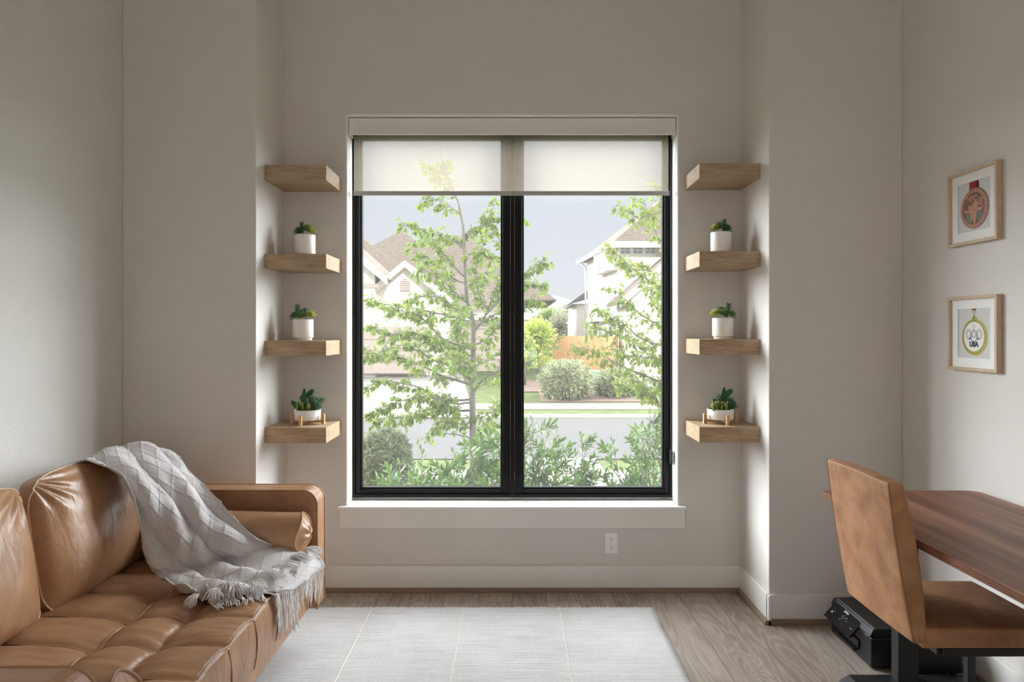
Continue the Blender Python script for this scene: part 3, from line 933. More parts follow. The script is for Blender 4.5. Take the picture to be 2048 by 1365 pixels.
# ------------------------------------------------------------------ throw blanket
rows = []
r1 = [P(192, 938, 2.80), P(222, 922, 2.88), P(262, 906, 2.98), P(305, 900, 3.07), P(347, 918, 3.15)]
r0 = [p+Vector((-.14, .03, -.05)) for p in r1]
rm = [p+Vector((-.24, .04, -.16)) for p in r1]
r05 = [p+Vector((-.07, .01, .012)) for p in r1]
rows = [rm, r0, r05, r1,
 [P(236, 962, 2.81), P(262, 952, 2.87), P(300, 942, 2.96), P(340, 940, 3.06), P(372, 953, 3.15)],
 [P(263, 1010, 2.82), P(294, 1000, 2.87), P(336, 992, 2.94), P(378, 985, 3.03), P(408, 992, 3.10)],
 [P(284, 1065, 2.83), P(322, 1060, 2.85), P(368, 1052, 2.89), P(414, 1040, 2.95), P(452, 1034, 3.01)],
 [P(298, 1115, 2.82), P(342, 1115, 2.82), P(392, 1105, 2.85), P(446, 1085, 2.90), P(500, 1068, 2.965)],
 [Pz(312, 1152, .505), Pz(362, 1150, .50), Pz(418, 1136, .505), Pz(480, 1112, .53), Pz(545, 1090, .56)],
 [Pz(335, 1180, .492), Pz(388, 1172, .497), Pz(445, 1156, .500), Pz(510, 1132, .505), Pz(585, 1095, .515)],
 [Pz(372, 1194, .490), Pz(420, 1186, .494), Pz(480, 1168, .496), Pz(545, 1143, .498), Pz(612, 1102, .498)],
 [Pz(408, 1196, .492), Pz(455, 1190, .494), Pz(520, 1172, .485), Pz(578, 1146, .475), Pz(630, 1112, .462)],
 [Pz(418, 1202, .488), Pz(490, 1192, .484), Px(556, 1198, -.928), Px(600, 1168, -.922), Px(636, 1140, -.913)],
]
NR, NC = len(rows), 5
def cr(p0, p1, p2, p3, t_):
    return .5*((2*p1)+(p2-p0)*t_+(2*p0-5*p1+4*p2-p3)*t_*t_+(3*p1-p0-3*p2+p3)*t_**3)
def ev(arr, t_):
    n = len(arr)-1; t_ = max(0, min(n-1e-6, t_*n)); i = int(t_); f = t_-i
    g = lambda k: arr[max(0, min(n, k))]
    return cr(g(i-1), g(i), g(i+1), g(i+2), f)
def sheet0(u, v):
    return ev([ev(r, u) for r in rows], v)
def sheet(u, v):
    p = sheet0(u, v)
    e_ = .004
    du = sheet0(min(1, u+e_), v)-sheet0(max(0, u-e_), v); dv = sheet0(u, min(1, v+e_))-sheet0(u, max(0, v-e_))
    n = du.cross(dv).normalized()
    if n.x+n.z-n.y*.5 < 0: n = -n
    ph = u*2.1+.35*math.sin(v*5)+.25*noise.noise(Vector((u*2, v*3, 0)))
    fold = abs(math.sin(ph*PI*1.5))**.8-.5
    amp = .032*(min(1, max(0, (v-.10)*4)))*(1-.5*max(0, (v-.75)*4))
    q = n*(amp*fold)
    # crosswise bunching on the seat
    bn = max(0, (v-.62)*2.6)*(1-u*.5)
    q += n*(.017*bn*(math.sin(v*62+u*5+2*noise.noise(Vector((u*3, v*4, 4))))+.4))
    q += n*.006*noise.noise(Vector((u*7, v*14, 9)))
    q += n*(.009*min(1, max(0, (v-.25)*4))*math.sin(u*23+v*9+3*noise.noise(Vector((u*2, v*4, 7)))))
    # diamond knit ridges
    a = (u*7+v*15); c_ = (u*7-v*15)
    d1 = abs(a-round(a)); d2 = abs(c_-round(c_))
    q += n*.0032*(math.exp(-(d1/.045)**2)+math.exp(-(d2/.045)**2))
    q += n*.0009*math.sin(a*90)*math.exp(-(min(d1, d2)/.07)**2)
    # thick rolled hem along both long edges
    ed = min(u, 1-u)
    q += n*(.006*math.exp(-(ed/.02)**2))+n*.006
    r_ = p+q
    if v > .5 and -1.7 < r_.x < XF and r_.z < .62 and Y0 < r_.y < Y1:
        r_.z = max(r_.z, seat_top(r_.x, r_.y)+.010)
    elif v > .5 and r_.x >= XF:
        r_.x = max(r_.x, XF+.022)
    return r_
def throwmat():
    m = Mat('grey_knit_wool', srgb(196, 191, 189), .95, spec=.08)
    co = m.coord(); a = m.noise(co, 260, 3); c_ = m.noise(co, 5, 3)
    m.color(m.ramp(m.math('ADD', m.math('MULTIPLY', a, .5), m.math('MULTIPLY', c_, .5)), [(.35, srgb(178, 172, 170)), (.65, srgb(210, 206, 204))]))
    w = m.n('ShaderNodeTexVoronoi', Scale=330.0); m.l(co, w.inputs['Vector'])
    m.bump(w.outputs['Distance'], .5, .002)
    try: m.b.inputs['Sheen Weight'].default_value = .25
    except Exception: pass
    return m.m
THROW = throwmat()
tb = thing('throw_blanket', 'light grey diamond-knit throw with tasselled fringe draped over the sofa', 'blanket', (-1.3, 2.95, .48))
MB().grid(sheet, 190, 300).build('knit_cloth', THROW, tb, solid=.006)
fr_ = MB(); rnd = random.Random(3)
def strand(pts, r=.0017):
    fr_.tube(pts, [r]*(len(pts)-1)+[r*.5], 5)
seatz = lambda x, y: seat_top(min(max(x, XB+.01), XF-.002), min(max(y, Y0+.01), Y1-.01))
for k in range(150):
    u = k/149
    p = sheet(u, 1.0); bun = (math.floor(u*22)+.5)/22; pb = sheet(bun, 1.0)
    if u < .36:      # lies on the seat, curled in bundles
        L = rnd.uniform(.05, .085); ang = rnd.uniform(-1.0, .5)+(-.4 if u < .15 else .2)
        d = Vector((math.cos(ang)*.35+.25, -1*math.cos(ang)*.75, 0)).normalized()
        pts = [p]
        for j in range(1, 8):
            t_ = j/7
            q = p.lerp(pb, .5)+d*(L*t_)+Vector((rnd.uniform(-.006, .006), rnd.uniform(-.006, .006), 0))
            q.z = max(seatz(q.x, q.y)+.004+.014*math.sin(t_*PI)*rnd.random()+.004*rnd.random(), 0)
            if q.x > XF: q.x = XF+.01
            pts.append(q)
        strand(pts, .0021)
    else:            # hangs over the front edge
        L = (.13 if .42 < u < .66 or u > .84 else .065)*rnd.uniform(.75, 1.1)
        if .40 < u < .7: L += .05
        pts = [p]
        for j in range(1, 8):
            t_ = j/7
            q = p.lerp(pb, .6*t_)+Vector((.006*t_+rnd.uniform(-.003, .003), rnd.uniform(-.005, .005)-(.02*t_ if u > .7 else -.01*t_), -L*t_))
            q.x = max(q.x, -.925+.010*rnd.random())
            pts.append(q)
        strand(pts)
# tassels knotted along the bunched hem
def tassel(c, n, L, spread, dirn):
    c = Vector(c); dirn = Vector(dirn).normalized()
    for k in range(n):
        d = (dirn+Vector((rnd.uniform(-1, 1), rnd.uniform(-1, 1), rnd.uniform(-.2, .5)))*spread).normalized()
        pts = []
        for j in range(7):
            t_ = j/6
            q = c+d*(L*t_)+Vector((0, 0, .018*math.sin(PI*t_)))+Vector((rnd.uniform(-1, 1), rnd.uniform(-1, 1), rnd.uniform(-1, 1)))*.0025
            q.z = max(q.z-.02*t_, seatz(q.x, q.y)+.003) if q.x < XF else q.z
            pts.append(q)
        strand(pts, .0019)
tassel(Pz(432, 1180, .520), 26, .065, .55, (.1, -.9, 0))
tassel(Pz(400, 1192, .505), 26, .060, .5, (-.2, -1, 0))
tassel(Pz(455, 1170, .525), 22, .055, .8, (.5, -.8, .1))
tassel(Pz(470, 1175, .515), 30, .07, .7, (.6, -.8, 0))
tassel(Pz(500, 1172, .51), 30, .07, .6, (.9, -.5, 0))
tassel(Pz(520, 1150, .51), 34, .10, .35, (1, -.1, 0))
tassel(Pz(545, 1135, .51), 34, .11, .3, (1, -.1, 0))
tassel(Pz(572, 1118, .51), 34, .11, .3, (1, -.2, 0))
tassel(Pz(600, 1105, .51), 30, .10, .3, (1, -.2, 0))
FRW = plain('fringe_wool', srgb(228, 225, 224), .95, nz=.04)
fr_.build('fringe', FRW, tb); fr_ = MB()
for k in range(26):      # the other end peeks out over the far arm
    c = Vector((-1.60+rnd.uniform(0, .05), Y1+.03+rnd.uniform(0, .05), .758))
    a = rnd.uniform(-.7, .5); L = rnd.uniform(.04, .09)
    strand([c+Vector((math.cos(a)*L*t_, math.sin(a)*L*t_*.4, .012*math.sin(PI*t_)*rnd.random()+rnd.uniform(0, .006))) for t_ in (0, .2, .4, .6, .8, 1)])
fr_.build('fringe', FRW, tb)

# ------------------------------------------------------------------ desk
dk = thing('standing_desk', 'walnut-topped desk with black metal T-leg along the right wall', 'desk', (1.65, 2.2, 0))
dx0, dx1, dy0, dy1, dzt = 1.322, 1.985, .95, 2.925, .822
R = .045
pts = []
for cx_, cy_, a0 in ((dx1-R, dy1-R, 0), (dx0+R*.3, dy1-R*.3, PI/2), (dx0+R*.3, dy0+R*.3, PI), (dx1-R, dy0+R, 1.5*PI)):
    rr = R if cx_ > 1.6 else R*.3
    for k in range(7):
        a = a0+k/6*PI/2; pts.append((cx_+rr*math.cos(a), cy_+rr*math.sin(a)))
o = MB().prism(pts, 'z', dzt-.028, dzt).build('tabletop', WALNUT, dk, bevel=.0025, seg=3); fix_normals(o)
def tleg(y):
    b_ = MB(); b_.box(1.600, 1.685, y-.028, y+.028, .045, .74); b_.build('column', BLACKM, dk, bevel=.004)
    ft = [(1.385, .0), (1.965, .0), (1.965, .022), (1.935, .046), (1.425, .046), (1.385, .022)]
    o_ = MB().prism([(p[0], p[1]+.002) for p in ft], 'y', y-.038, y+.038).build('foot', BLACKM, dk, bevel=.003); fix_normals(o_)
    MB().box(1.36, 1.95, y-.025, y+.025, .74, dzt-.0285).build('support_arm', BLACKM, dk, bevel=.002)
tleg(2.857); tleg(1.15)
MB().box(1.61, 1.67, 1.18, 2.83, .745, .788).build('cross_rail', BLACKM, dk, bevel=.002)
# rounded grey control box under the front edge
cb = MB().box(1.325, 1.40, 1.66, 1.775, .770, .7935).build('control_panel', GREYM, dk, bevel=.009, seg=4)

# ------------------------------------------------------------------ chair (cantilever)
chr_ = thing('desk_chair', 'cognac suede cantilever chair with tall tilted backrest at the walnut desk', 'chair', (1.5, 2.39, 0))
K = .93
yA, yB = 2.8*K, 2.34*K
xt, xb_ = 1.286*K, 1.374*K
zt_, zb_ = 1.5-.511*K, 1.5-1.072*K
th0, th1 = .052, .050
b = MB()
def backf():
    vs = []
    n = 14
    for side in (0, 1):
        for j in range(n+1):
            t_ = j/n
            x = xb_+(xt-xb_)*t_ - .006*math.sin(PI*t_)*(0 if side else 1)
            th = th1+(th0-th1)*t_+.014*math.sin(PI*t_)+(.008 if t_ < .3 else 0)*0
            z = zb_+(zt_-zb_)*t_
            for i in range(9):
                y = yB+(yA-yB)*i/8
                zz = z-(0.006*abs(i-4)/4 if t_ > .99 else 0)
                vs.append((x+(th if side else 0)+(.004*math.sin(PI*i/8) if side else -.004*math.sin(PI*i/8)), y, zz))
    fs = []
    S = (n+1)*9
    for j in range(n):
        for i in range(8):
            q = j*9+i
            fs.append((q, q+9, q+10, q+1)); fs.append((S+q, S+q+1, S+q+10, S+q+9))
    for i in range(8):
        fs.append((i, i+1, S+i+1, S+i)); q = n*9+i; fs.append((q, S+q, S+q+1, q+1))
    for j in range(n):
        q = j*9; fs.append((q, S+q, S+q+9, q+9)); q = j*9+8; fs.append((q, q+9, S+q+9, S+q))
    return vs, fs
vs, fs = backf(); b.add(vs, fs, True)
bk = b.build('backrest', SUEDE, chr_, bevel=.011, seg=4); fix_normals(bk)
for y in (yB+.003, yA-.003):
    MB().tube([(xb_+(xt-xb_)*t_/20-.0002-.006*math.sin(PI*t_/20)+.003, y-(.002 if y < 2.3 else -.002), zb_+.006+(zt_-zb_-.012)*t_/20) for t_ in range(21)], .0022, 6).build('seam', SEAM, bk)
MB().tube([(xt+.003, yB+(yA-yB)*k/10, zt_+.0005) for k in range(1, 10)], .002, 6).build('seam', SEAM, bk)
sx0, sx1 = xb_+.03, 1.752
def seatc(u, v):
    x = sx0+(sx1-sx0)*u; y = yB+.002+(yA-yB-.004)*v
    return Vector((x, y, .553+.012*(1-(2*u-1)**4)*(1-(2*v-1)**4)))
b = MB(); b.grid(seatc, 20, 20)
n0 = len(b.v)
b2 = MB()
N = 20
vs = [seatc(i/19, j/19) for j in range(20) for i in range(20)]
low = [Vector((p.x, p.y, .488)) for p in vs]
fs = []
for j in range(19):
    for i in range(19):
        q = j*20+i; fs.append((q, q+1, q+21, q+20)); fs.append((400+q, 400+q+20, 400+q+21, 400+q+1))
for i in range(19):
    fs.append((i, 400+i, 401+i, i+1)); q = 380+i; fs.append((q, q+1, 401+q, 400+q))
    q = i*20; fs.append((q, q+20, 420+q, 400+q)); q = i*20+19; fs.append((q, 400+q, 420+q, q+20))
b2.add(vs+low, fs, True)
st_ = b2.build('seat', SUEDE, chr_, bevel=.008, seg=4); fix_normals(st_)
b = MB()
for y in (yB+.02, yA-.02):
    b.obox((xb_+.10, y, .474), (1.745, y, .474), .026, .026)
b.obox((xb_+.10, yB+.02, .474), (xb_+.10, yA-.02, .474), .026, .026); b.obox((1.73, yB+.02, .474), (1.73, yA-.02, .474), .026, .026)
b.build('seat_frame', BLACKM, chr_, bevel=.002)
for y in (yB+.02, yA-.02):
    MB().obox((1.73, y, .462), (1.73, y, .014), .028, .03, (1, 0, 0)).build('leg', BLACKM, chr_, bevel=.002)
    MB().obox((1.744, y, .014), (1.30, y, .014), .028, .026).build('runner', BLACKM, chr_, bevel=.002)
MB().obox((1.315, yB+.02, .014), (1.315, yA-.02, .014), .028, .026).build('rear_runner', BLACKM, chr_, bevel=.002)

# ------------------------------------------------------------------ printer
pr = thing('printer', 'black multifunction inkjet printer on the floor behind the desk chair', 'printer', (1.73, 3.22, 0))
px0, px1, py0, py1 = 1.592, 1.90, 3.03, 3.41
MB().box(px0, px1, py0, py1, .006, .140).build('body', BLACKP, pr, bevel=.006, seg=3)
o = MB().prism([(px0-.004, .146), (px0+.012, .176), (px1, .186), (px1, .142), (px0, .142)], 'y', py0+.004, py1-.004).build('scanner_lid', BLACKP, pr, bevel=.004, seg=3); fix_normals(o)
# tilted control panel
pn_a = Vector((px0+.008, 0, .168)); pn_b = Vector((px0-.052, 0, .100))
o = MB()
d = (pn_b-pn_a).normalized(); nn = Vector((d.z, 0, -d.x)); nn = nn if nn.z > 0 else -nn
q = [pn_a, pn_b, pn_b-nn*.012, pn_a-nn*.012]
o.prism([(p.x, p.z) for p in q], 'y', py0+.10, py1-.03)
cp = o.build('control_panel', BLACKG, pr, bevel=.002); fix_normals(cp)
MB().obox(pn_a+Vector((0, py0+.1, 0))+nn*.002-d*.004, pn_a+Vector((0, py1-.03, 0))+nn*.002-d*.004, .003, .003).build('silver_strip', SILVER, pr)
MB().obox(pn_a+Vector((.012, py0+.01, .010)), pn_a+Vector((.012, py1-.02, .010)), .004, .004).build('lid_strip', SILVER, pr)
# lettering on the panel: x-axis runs towards -Y, up axis runs back up the panel
def panel_m(u, v):     # u from far end, v down the panel
    c_ = pn_a+d*v+nn*.0006; c_ = Vector((c_.x, py1-.03-u, c_.z))
    M = Matrix((( 0, -d.x, nn.x, c_.x), (-1, 0, 0, c_.y), (0, -d.z, nn.z, c_.z), (0, 0, 0, 1)))
    return M
text('EPSON', .013, GREYP, panel_m(.125, .010), cp, bold=.0006)
text('XP-330', .006, GREYP, panel_m(.225, .055), cp)
b = MB()
def dot(u, v, r, mb):
    M = panel_m(u, v)
    mb.add([M @ Vector((r*math.cos(2*PI*k/14), r*math.sin(2*PI*k/14), .0004)) for k in range(14)]+[M @ Vector((r*math.cos(2*PI*k/14), r*math.sin(2*PI*k/14), -.001)) for k in range(14)],
           [tuple(range(14))]+[(k, 14+k, 14+(k+1) % 14, (k+1) % 14) for k in range(14)])
dot(.035, .050, .006, b); dot(.048, .040, .0022, b); dot(.035, .028, .0022, b)
b.build('power_button', GREYP, cp)
for u, v in ((.118, .035), (.130, .028), (.142, .035), (.130, .042), (.155, .030), (.165, .042), (.118, .052)):
    b = MB(); dot(u, v, .0045, b); b.build('button', BLACKM, cp)
MB().box(px0-.006, px0+.02, py0+.10, py1-.06, .045, .085).build('tray_recess', BLACKG, pr)
MB().box(px0-.02, px0+.02, py0+.12, py1-.09, .030, .040).build('paper_tray', BLACKP, pr, bevel=.002)
MB().box(px0-.002, px0+.05, py0+.02, py0+.05, .136, .142).build('hinge_strip', SILVER, pr, bevel=.001)

bx = thing('black_box', 'small black box on short feet beneath the chair seat, beside the printer', 'box', (1.80, 2.96, 0))
MB().box(1.735, 1.925, 2.925, 3.015, .035, .20).build('housing', BLACKP, bx, bevel=.005)
for x in (1.765, 1.895):
    for y in (2.94, 3.0): MB().box(x-.01, x+.01, y-.008, y+.008, 0, .0355).build('foot', BLACKP, bx)

# ------------------------------------------------------------------ framed prints
def frame(zc, upper, label):
    ya, yb = 2.806, 3.123; hz = .1635; xw = XW-.001
    yc = (ya+yb)/2
    t_ = thing('picture_frame', label, 'framed print', (xw, yc, zc-hz), 'square oak frames on the right wall')
    d_, w = .024, .014
    b_ = MB()
    b_.box(xw-d_, xw, ya, ya+w, zc-hz, zc+hz); b_.box(xw-d_, xw, yb-w, yb, zc-hz, zc+hz)
    b_.box(xw-d_, xw, ya+w, yb-w, zc-hz, zc-hz+w); b_.box(xw-d_, xw, ya+w, yb-w, zc+hz-w, zc+hz)
    b_.build('frame_moulding', OAKF, t_, bevel=.0012)
    xf = xw-.012
    oy, oz = .1045, .108
    b_ = MB()
    iy0, iy1, iz0, iz1 = ya+w, yb-w, zc-hz+w, zc+hz-w
    b_.box(xf, xf+.003, iy0, yc-oy, iz0, iz1); b_.box(xf, xf+.003, yc+oy, iy1, iz0, iz1)
    b_.box(xf, xf+.003, yc-oy, yc+oy, iz0, zc-oz); b_.box(xf, xf+.003, yc-oy, yc+oy, zc+oz, iz1)
    b_.build('mat_board', MATB, t_)
    pp = MB().box(xf+.0035, xf+.005, iy0, iy1, iz0, iz1).build('print', PAPER, t_)
    xp = xf+.0030
    # local frame: u to the right seen from the room = -Y, v up
    def disc(cu, cv, ru, rv, mat_, lay, name, a0=0, a1=1, n=48, inner=0):
        vs = []; x = xp-lay*.00022
        n_ = n
        for k in range(n_+1):
            a = 2*PI*(a0+(a1-a0)*k/n_)
            vs.append((x, yc-(cu+ru*math.cos(a)), zc+cv+rv*math.sin(a)))
        m_ = MB()
        if inner:
            vs2 = [(x, yc-(cu+ru*inner*math.cos(2*PI*(a0+(a1-a0)*k/n_))), zc+cv+rv*inner*math.sin(2*PI*(a0+(a1-a0)*k/n_))) for k in range(n_+1)]
            m_.add(vs+vs2, [(k, k+1, n_+2+k, n_+1+k) for k in range(n_)])
        else:
            m_.add(vs, [tuple(range(n_+1))])
        return m_.build(name, mat_, pp, solid=.0002)
    def poly(pts_, mat_, lay, name):
        x = xp-lay*.00022
        return MB().add([(x, yc-p[0], zc+p[1]) for p in pts_], [tuple(range(len(pts_)))]).build(name, mat_, pp, solid=.0002)
    def T(u, v, lay):
        return Matrix(((0, 0, -1, xp-lay*.00022), (-1, 0, 0, yc-u), (0, 1, 0, zc+v), (0, 0, 0, 1)))
    if upper:
        poly([(-.030, .108), (.024, .108), (.024, .070), (-.030, .070)], RIBB, 1, 'ribbon')
        poly([(.018, .108), (.030, .108), (.034, .082), (.034, .070), (.018, .070)], BRONZED, 1, 'ribbon_loop')
        disc(.004, -.010, .089, .089, BRONZED, 2, 'medal_edge')
        disc(-.002, -.010, .086, .086, BRONZE, 3, 'medal')
        disc(-.002, -.010, .070, .070, BRONZED, 4, 'medal_field')
        disc(-.030, -.048, .022, .026, GREYB, 5, 'recess'); disc(.034, -.042, .020, .026, GREYB, 5, 'recess')
        text('NPC', .034, BRONZE, T(-.012, .032, 6), pp, bold=.001)
        poly([(-.034, .006), (-.012, .004), (-.006, .016), (.012, .022), (.028, .012), (.026, -.010), (-.034, -.012)], BRONZE, 6, 'emblem')
        poly([(-.066, -.006), (-.050, -.014), (.050, -.010), (.064, .000), (.052, -.022), (.018, -.026), (.012, -.074), (.000, -.080), (-.006, -.050), (-.018, -.074), (-.022, -.026), (-.056, -.026)], BRONZE, 7, 'horned_emblem')
        for k in range(30):
            a = 2*PI*k/30
            disc(-.002+.078*math.cos(a), -.010+.078*math.sin(a), .0022, .0048, BRONZED, 5, 'rim_mark', n=8)
        for dx_ in (.03, .04, .05): poly([(dx_, .035), (dx_+.005, .03), (dx_+.006, -.002), (dx_, -.002)], BRONZE, 6, 'relief')
    else:
        poly([(-.013, .108), (.013, .108), (.010, .098), (-.010, .098)], RIBB, 1, 'ribbon')
        disc(0, .093, .010, .009, GOLD, 2, 'ring', inner=.7)
        poly([(-.002, .086), (.002, .086), (.002, .066), (-.002, .066)], BRONZED, 2, 'hook')
        disc(.006, .064, .012, .012, GOLD, 2, 'loop', inner=.45); disc(-.004, .064, .010, .010, GOLD, 2, 'loop', inner=.45)
        disc(.004, -.016, .080, .080, GOLD, 2, 'medal_edge')
        disc(0, -.016, .078, .078, GOLD, 3, 'medal_rim')
        disc(0, -.014, .064, .064, MATB, 4, 'medal_field')
        for k in range(34):
            a = 2*PI*k/34
            disc(.071*math.cos(a), -.016+.071*math.sin(a), .0022, .0040, BRONZED, 5, 'rim_mark', n=8)
        text('USA', .030, INK, T(0, -.048, 6), pp, bold=.0022)
        disc(0, -.012, .022, .026, INK, 5, 'crest', inner=.88); disc(0, -.008, .014, .012, INK, 5, 'crest', inner=.86)
        for s_ in (-1, 1):
            for rr in (.019, .014, .008): disc(s_*.034, -.004, rr, rr*1.2, INK, 5, 'scroll', inner=.9)
            poly([(s_*.014, -.024), (s_*.034, -.028), (s_*.026, -.018)], INK, 5, 'scroll_tip')
        disc(0, .034, .013, .017, PAPER, 5, 'flame_halo', inner=.88); disc(0, .030, .0022, .009, GOLD, 6, 'flame')
        poly([(-.001, .022), (.001, .022), (.001, .012), (-.001, .012)], INK, 5, 'torch')
        disc(0, -.012, .012, .0025, INK, 6, 'banner', inner=.7)
    return t_
frame(2.049, True, 'upper oak framed print of a bronze medal on the right wall')
frame(1.495, False, 'lower oak framed print of a gold-rimmed USA medal on the right wall')
# ------------------------------------------------------------------ outdoors: ground
ASPH = plain('asphalt', srgb(70, 66, 64), .9, nz=.10, scale=25)
CONC = plain('concrete', srgb(132, 128, 121), .9, nz=.05, scale=8)  # one grey for all walks, gutter and driveways
def grassmat():
    m = Mat('lawn_grass', srgb(120, 140, 80), .95, spec=.1)
    a = m.noise(m.coord((1, 1, 1)), 2.2, 4); b_ = m.noise(m.coord((1, 1, 1)), 40, 3)
    f = m.math('ADD', m.math('MULTIPLY', a, .6), m.math('MULTIPLY', b_, .4))
    m.color(m.ramp(f, [(.35, srgb(82, 92, 56)), (.6, srgb(104, 112, 70)), (.75, srgb(128, 130, 90))]))
    m.bump(b_, .8, .05); return m.m
GRASS = grassmat()
MULCH = plain('mulch', srgb(116, 94, 80), .95, nz=.3, scale=12)
def gz(y):
    pts = [(4.2, -.95), (11, -1.08), (14, -1.10), (20.8, -1.10), (22, -1.03), (24, -.93), (34, -.32), (60, 0.0), (120, 1.5), (900, 3.0)]
    for (a, za), (b_, zb2) in zip(pts, pts[1:]):
        if y <= b_: return za+(zb2-za)*(y-a)/(b_-a)
    return 3.0
def strip(name, x0, x1, y0, y1, dz, m_, n=24, skew=0.0, th=.12):
    vs, fs = [], []
    for j in range(n+1):
        y = y0+(y1-y0)*j/n
        for x in (x0(y) if callable(x0) else x0, x1(y) if callable(x1) else x1):
            yy = y+skew*x
            vs.append((x, yy, gz(y)+dz)); vs.append((x, yy, gz(y)+dz-th))
    for j in range(n):
        q = j*4
        fs += [(q, q+2, q+6, q+4), (q+1, q+5, q+7, q+3), (q, q+4, q+5, q+1), (q+2, q+3, q+7, q+6)]
    fs += [(0, 1, 3, 2), (n*4, n*4+2, n*4+3, n*4+1)]
    return struct(MB().add(vs, fs).build(name, m_))
strip('ground', -70, 70, 4.2, 120, -.02, GRASS, 60)
strip('street', -70, 70, 14.0, 20.6, .0, ASPH, 4)
strip('street_gutter', -70, 70, 20.6, 21.3, .02, CONC, 2)
strip('near_sidewalk', -70, 70, 11.6, 12.8, .0, CONC, 2)
strip('far_sidewalk', -70, 70, 22.3, 23.5, .01, CONC, 3)
strip('own_driveway', .1, 1.72, 8.5, 14.1, .01, CONC, 6)
strip('neighbour_driveway', -17, lambda y: -1.5-.11*(y-24), 20.6, 33.2, .03, CONC, 10)
strip('side_driveway', lambda y: 5.2, 16, 20.6, 32.0, .025, CONC, 10)
strip('mulch_bed', -.2, 1.35, 26.2, 29.5, .02, MULCH, 4)
strip('mulch_bed_2', 1.0, 5.0, 23.9, 26.4, .015, MULCH, 4)
b = MB()
def hillf(u, v):
    x = -160+320*u; y = 230+120*v
    return Vector((x, y, 2+14.5*math.exp(-((x-14)/26)**2)*math.sin(PI*v)+9*math.sin(PI*v)*(.5+.5*noise.noise(Vector((u*6, v*2, 0))))*math.exp(-((x+60)/60)**2)))
b.grid(hillf, 60, 12)
HILL = plain('distant_hill_green', srgb(104, 116, 118), .95, nz=.15, scale=.08)
struct(b.build('distant_hills', HILL))

# ------------------------------------------------------------------ houses
def shingle():
    m = Mat('brown_shingles', srgb(176, 158, 142), .9, spec=.15)
    co = m.coord((1, 1, 1)); a = m.noise(m.coord((2, 1, 6)), 3, 3)
    sp = m.n('ShaderNodeSeparateXYZ'); m.l(co, sp.inputs[0])
    s = m.math('FRACT', m.math('MULTIPLY', sp.outputs['Z'], 7.0))
    f = m.math('ADD', m.math('MULTIPLY', a, .8), m.math('MULTIPLY', s, .2))
    m.color(m.ramp(f, [(.3, srgb(90, 79, 70)), (.7, srgb(118, 106, 95))])); return m.m
SHIN = shingle()
def stucco(name, c): return plain(name, c, .9, nz=.03, scale=3)
HW = stucco('white_stucco', srgb(226, 220, 210)); HB = stucco('beige_garage_door', srgb(176, 164, 154)); HT = plain('house_trim_white', srgb(232, 228, 222), .7, nz=.02)
def siding():
    m = Mat('lap_siding', srgb(214, 208, 204), .8)
    sp = m.n('ShaderNodeSeparateXYZ'); m.l(m.coord(), sp.inputs[0])
    s = m.math('FRACT', m.math('MULTIPLY', sp.outputs['Z'], 4.2))
    m.color(m.ramp(s, [(.0, srgb(168, 162, 158)), (.10, srgb(214, 208, 204))]))
    m.bump(s, .6, .03); return m.m
SIDE = siding()
PANEG = plain('house_window_glass', srgb(150, 158, 164), .15, nz=.03, scale=1)
VENT = plain('brown_vent', srgb(160, 128, 116), .8)
FENCE = wood('cedar_fence', srgb(236, 188, 132), srgb(214, 160, 106), 'z', .4, .8)

def hip(mb, x0, x1, y0, y1, ze, zr, inset, fasc=.25):
    c = [(x0, y0, ze), (x1, y0, ze), (x1, y1, ze), (x0, y1, ze)]
    ym = (y0+y1)/2
    r = [(x0+inset, ym, zr), (x1-inset, ym, zr)]
    lo = [(p[0], p[1], ze-.05) for p in c]
    vs = c+r+lo
    mb.add(vs, [(0, 1, 5, 4), (1, 2, 5), (2, 3, 4, 5), (3, 0, 4), (9, 8, 7, 6), (0, 6, 7, 1), (1, 7, 8, 2), (2, 8, 9, 3), (3, 9, 6, 0)])
def gable(mb, xc, hw, y0, y1, ze, zr, th=.16):
    pts = [(xc-hw, ze), (xc, zr), (xc+hw, ze), (xc+hw, ze-th*1.3), (xc, zr-th*1.3), (xc-hw, ze-th*1.3)]
    mb.prism([pts[0], pts[1], pts[4], pts[5]], 'y', y0, y1); mb.prism([pts[1], pts[2], pts[3], pts[4]], 'y', y0, y1)
def hx(px, Y): return (px-CX)*Y/F
def hz_(py, Y): return EYE-(py-CY)*Y/F

H1 = thing('neighbour_house', 'wide white stucco house with brown shingle roofs and arched gable vent behind the left tree', 'house', (-7, 36, -.35))
b = MB(); b.box(-17, hx(1048, 33), 33, 46, -.5, hz_(628, 33)); o = b.build('wall', HW, H1)
b = MB()
hip(b, -17.6, hx(1066, 32.4), 32.4, 46.6, hz_(628, 32.4), hz_(495, 39.5), 6.8)
xa = hx(803, 40)
hip(b, xa-6.5, xa+6.5, 33.6, 46.4, hz_(622, 33.6), hz_(462, 40), 6.45)
hip(b, hx(882, 41)-5.0, hx(935, 41)+5.0, 35.6, 46.4, hz_(600, 35.6), hz_(471, 41), 5.0)
hip(b, -16.5, hx(725, 38)+5.9, 32.6, 44, hz_(620, 32.6), hz_(477, 38), 5.9)
b.build('roof', SHIN, H1)
b = MB(); b.box(-17.6, hx(1066, 32.4), 32.35, 32.42, hz_(640, 32.4), hz_(626, 32.4)); b.build('fascia', HT, H1)
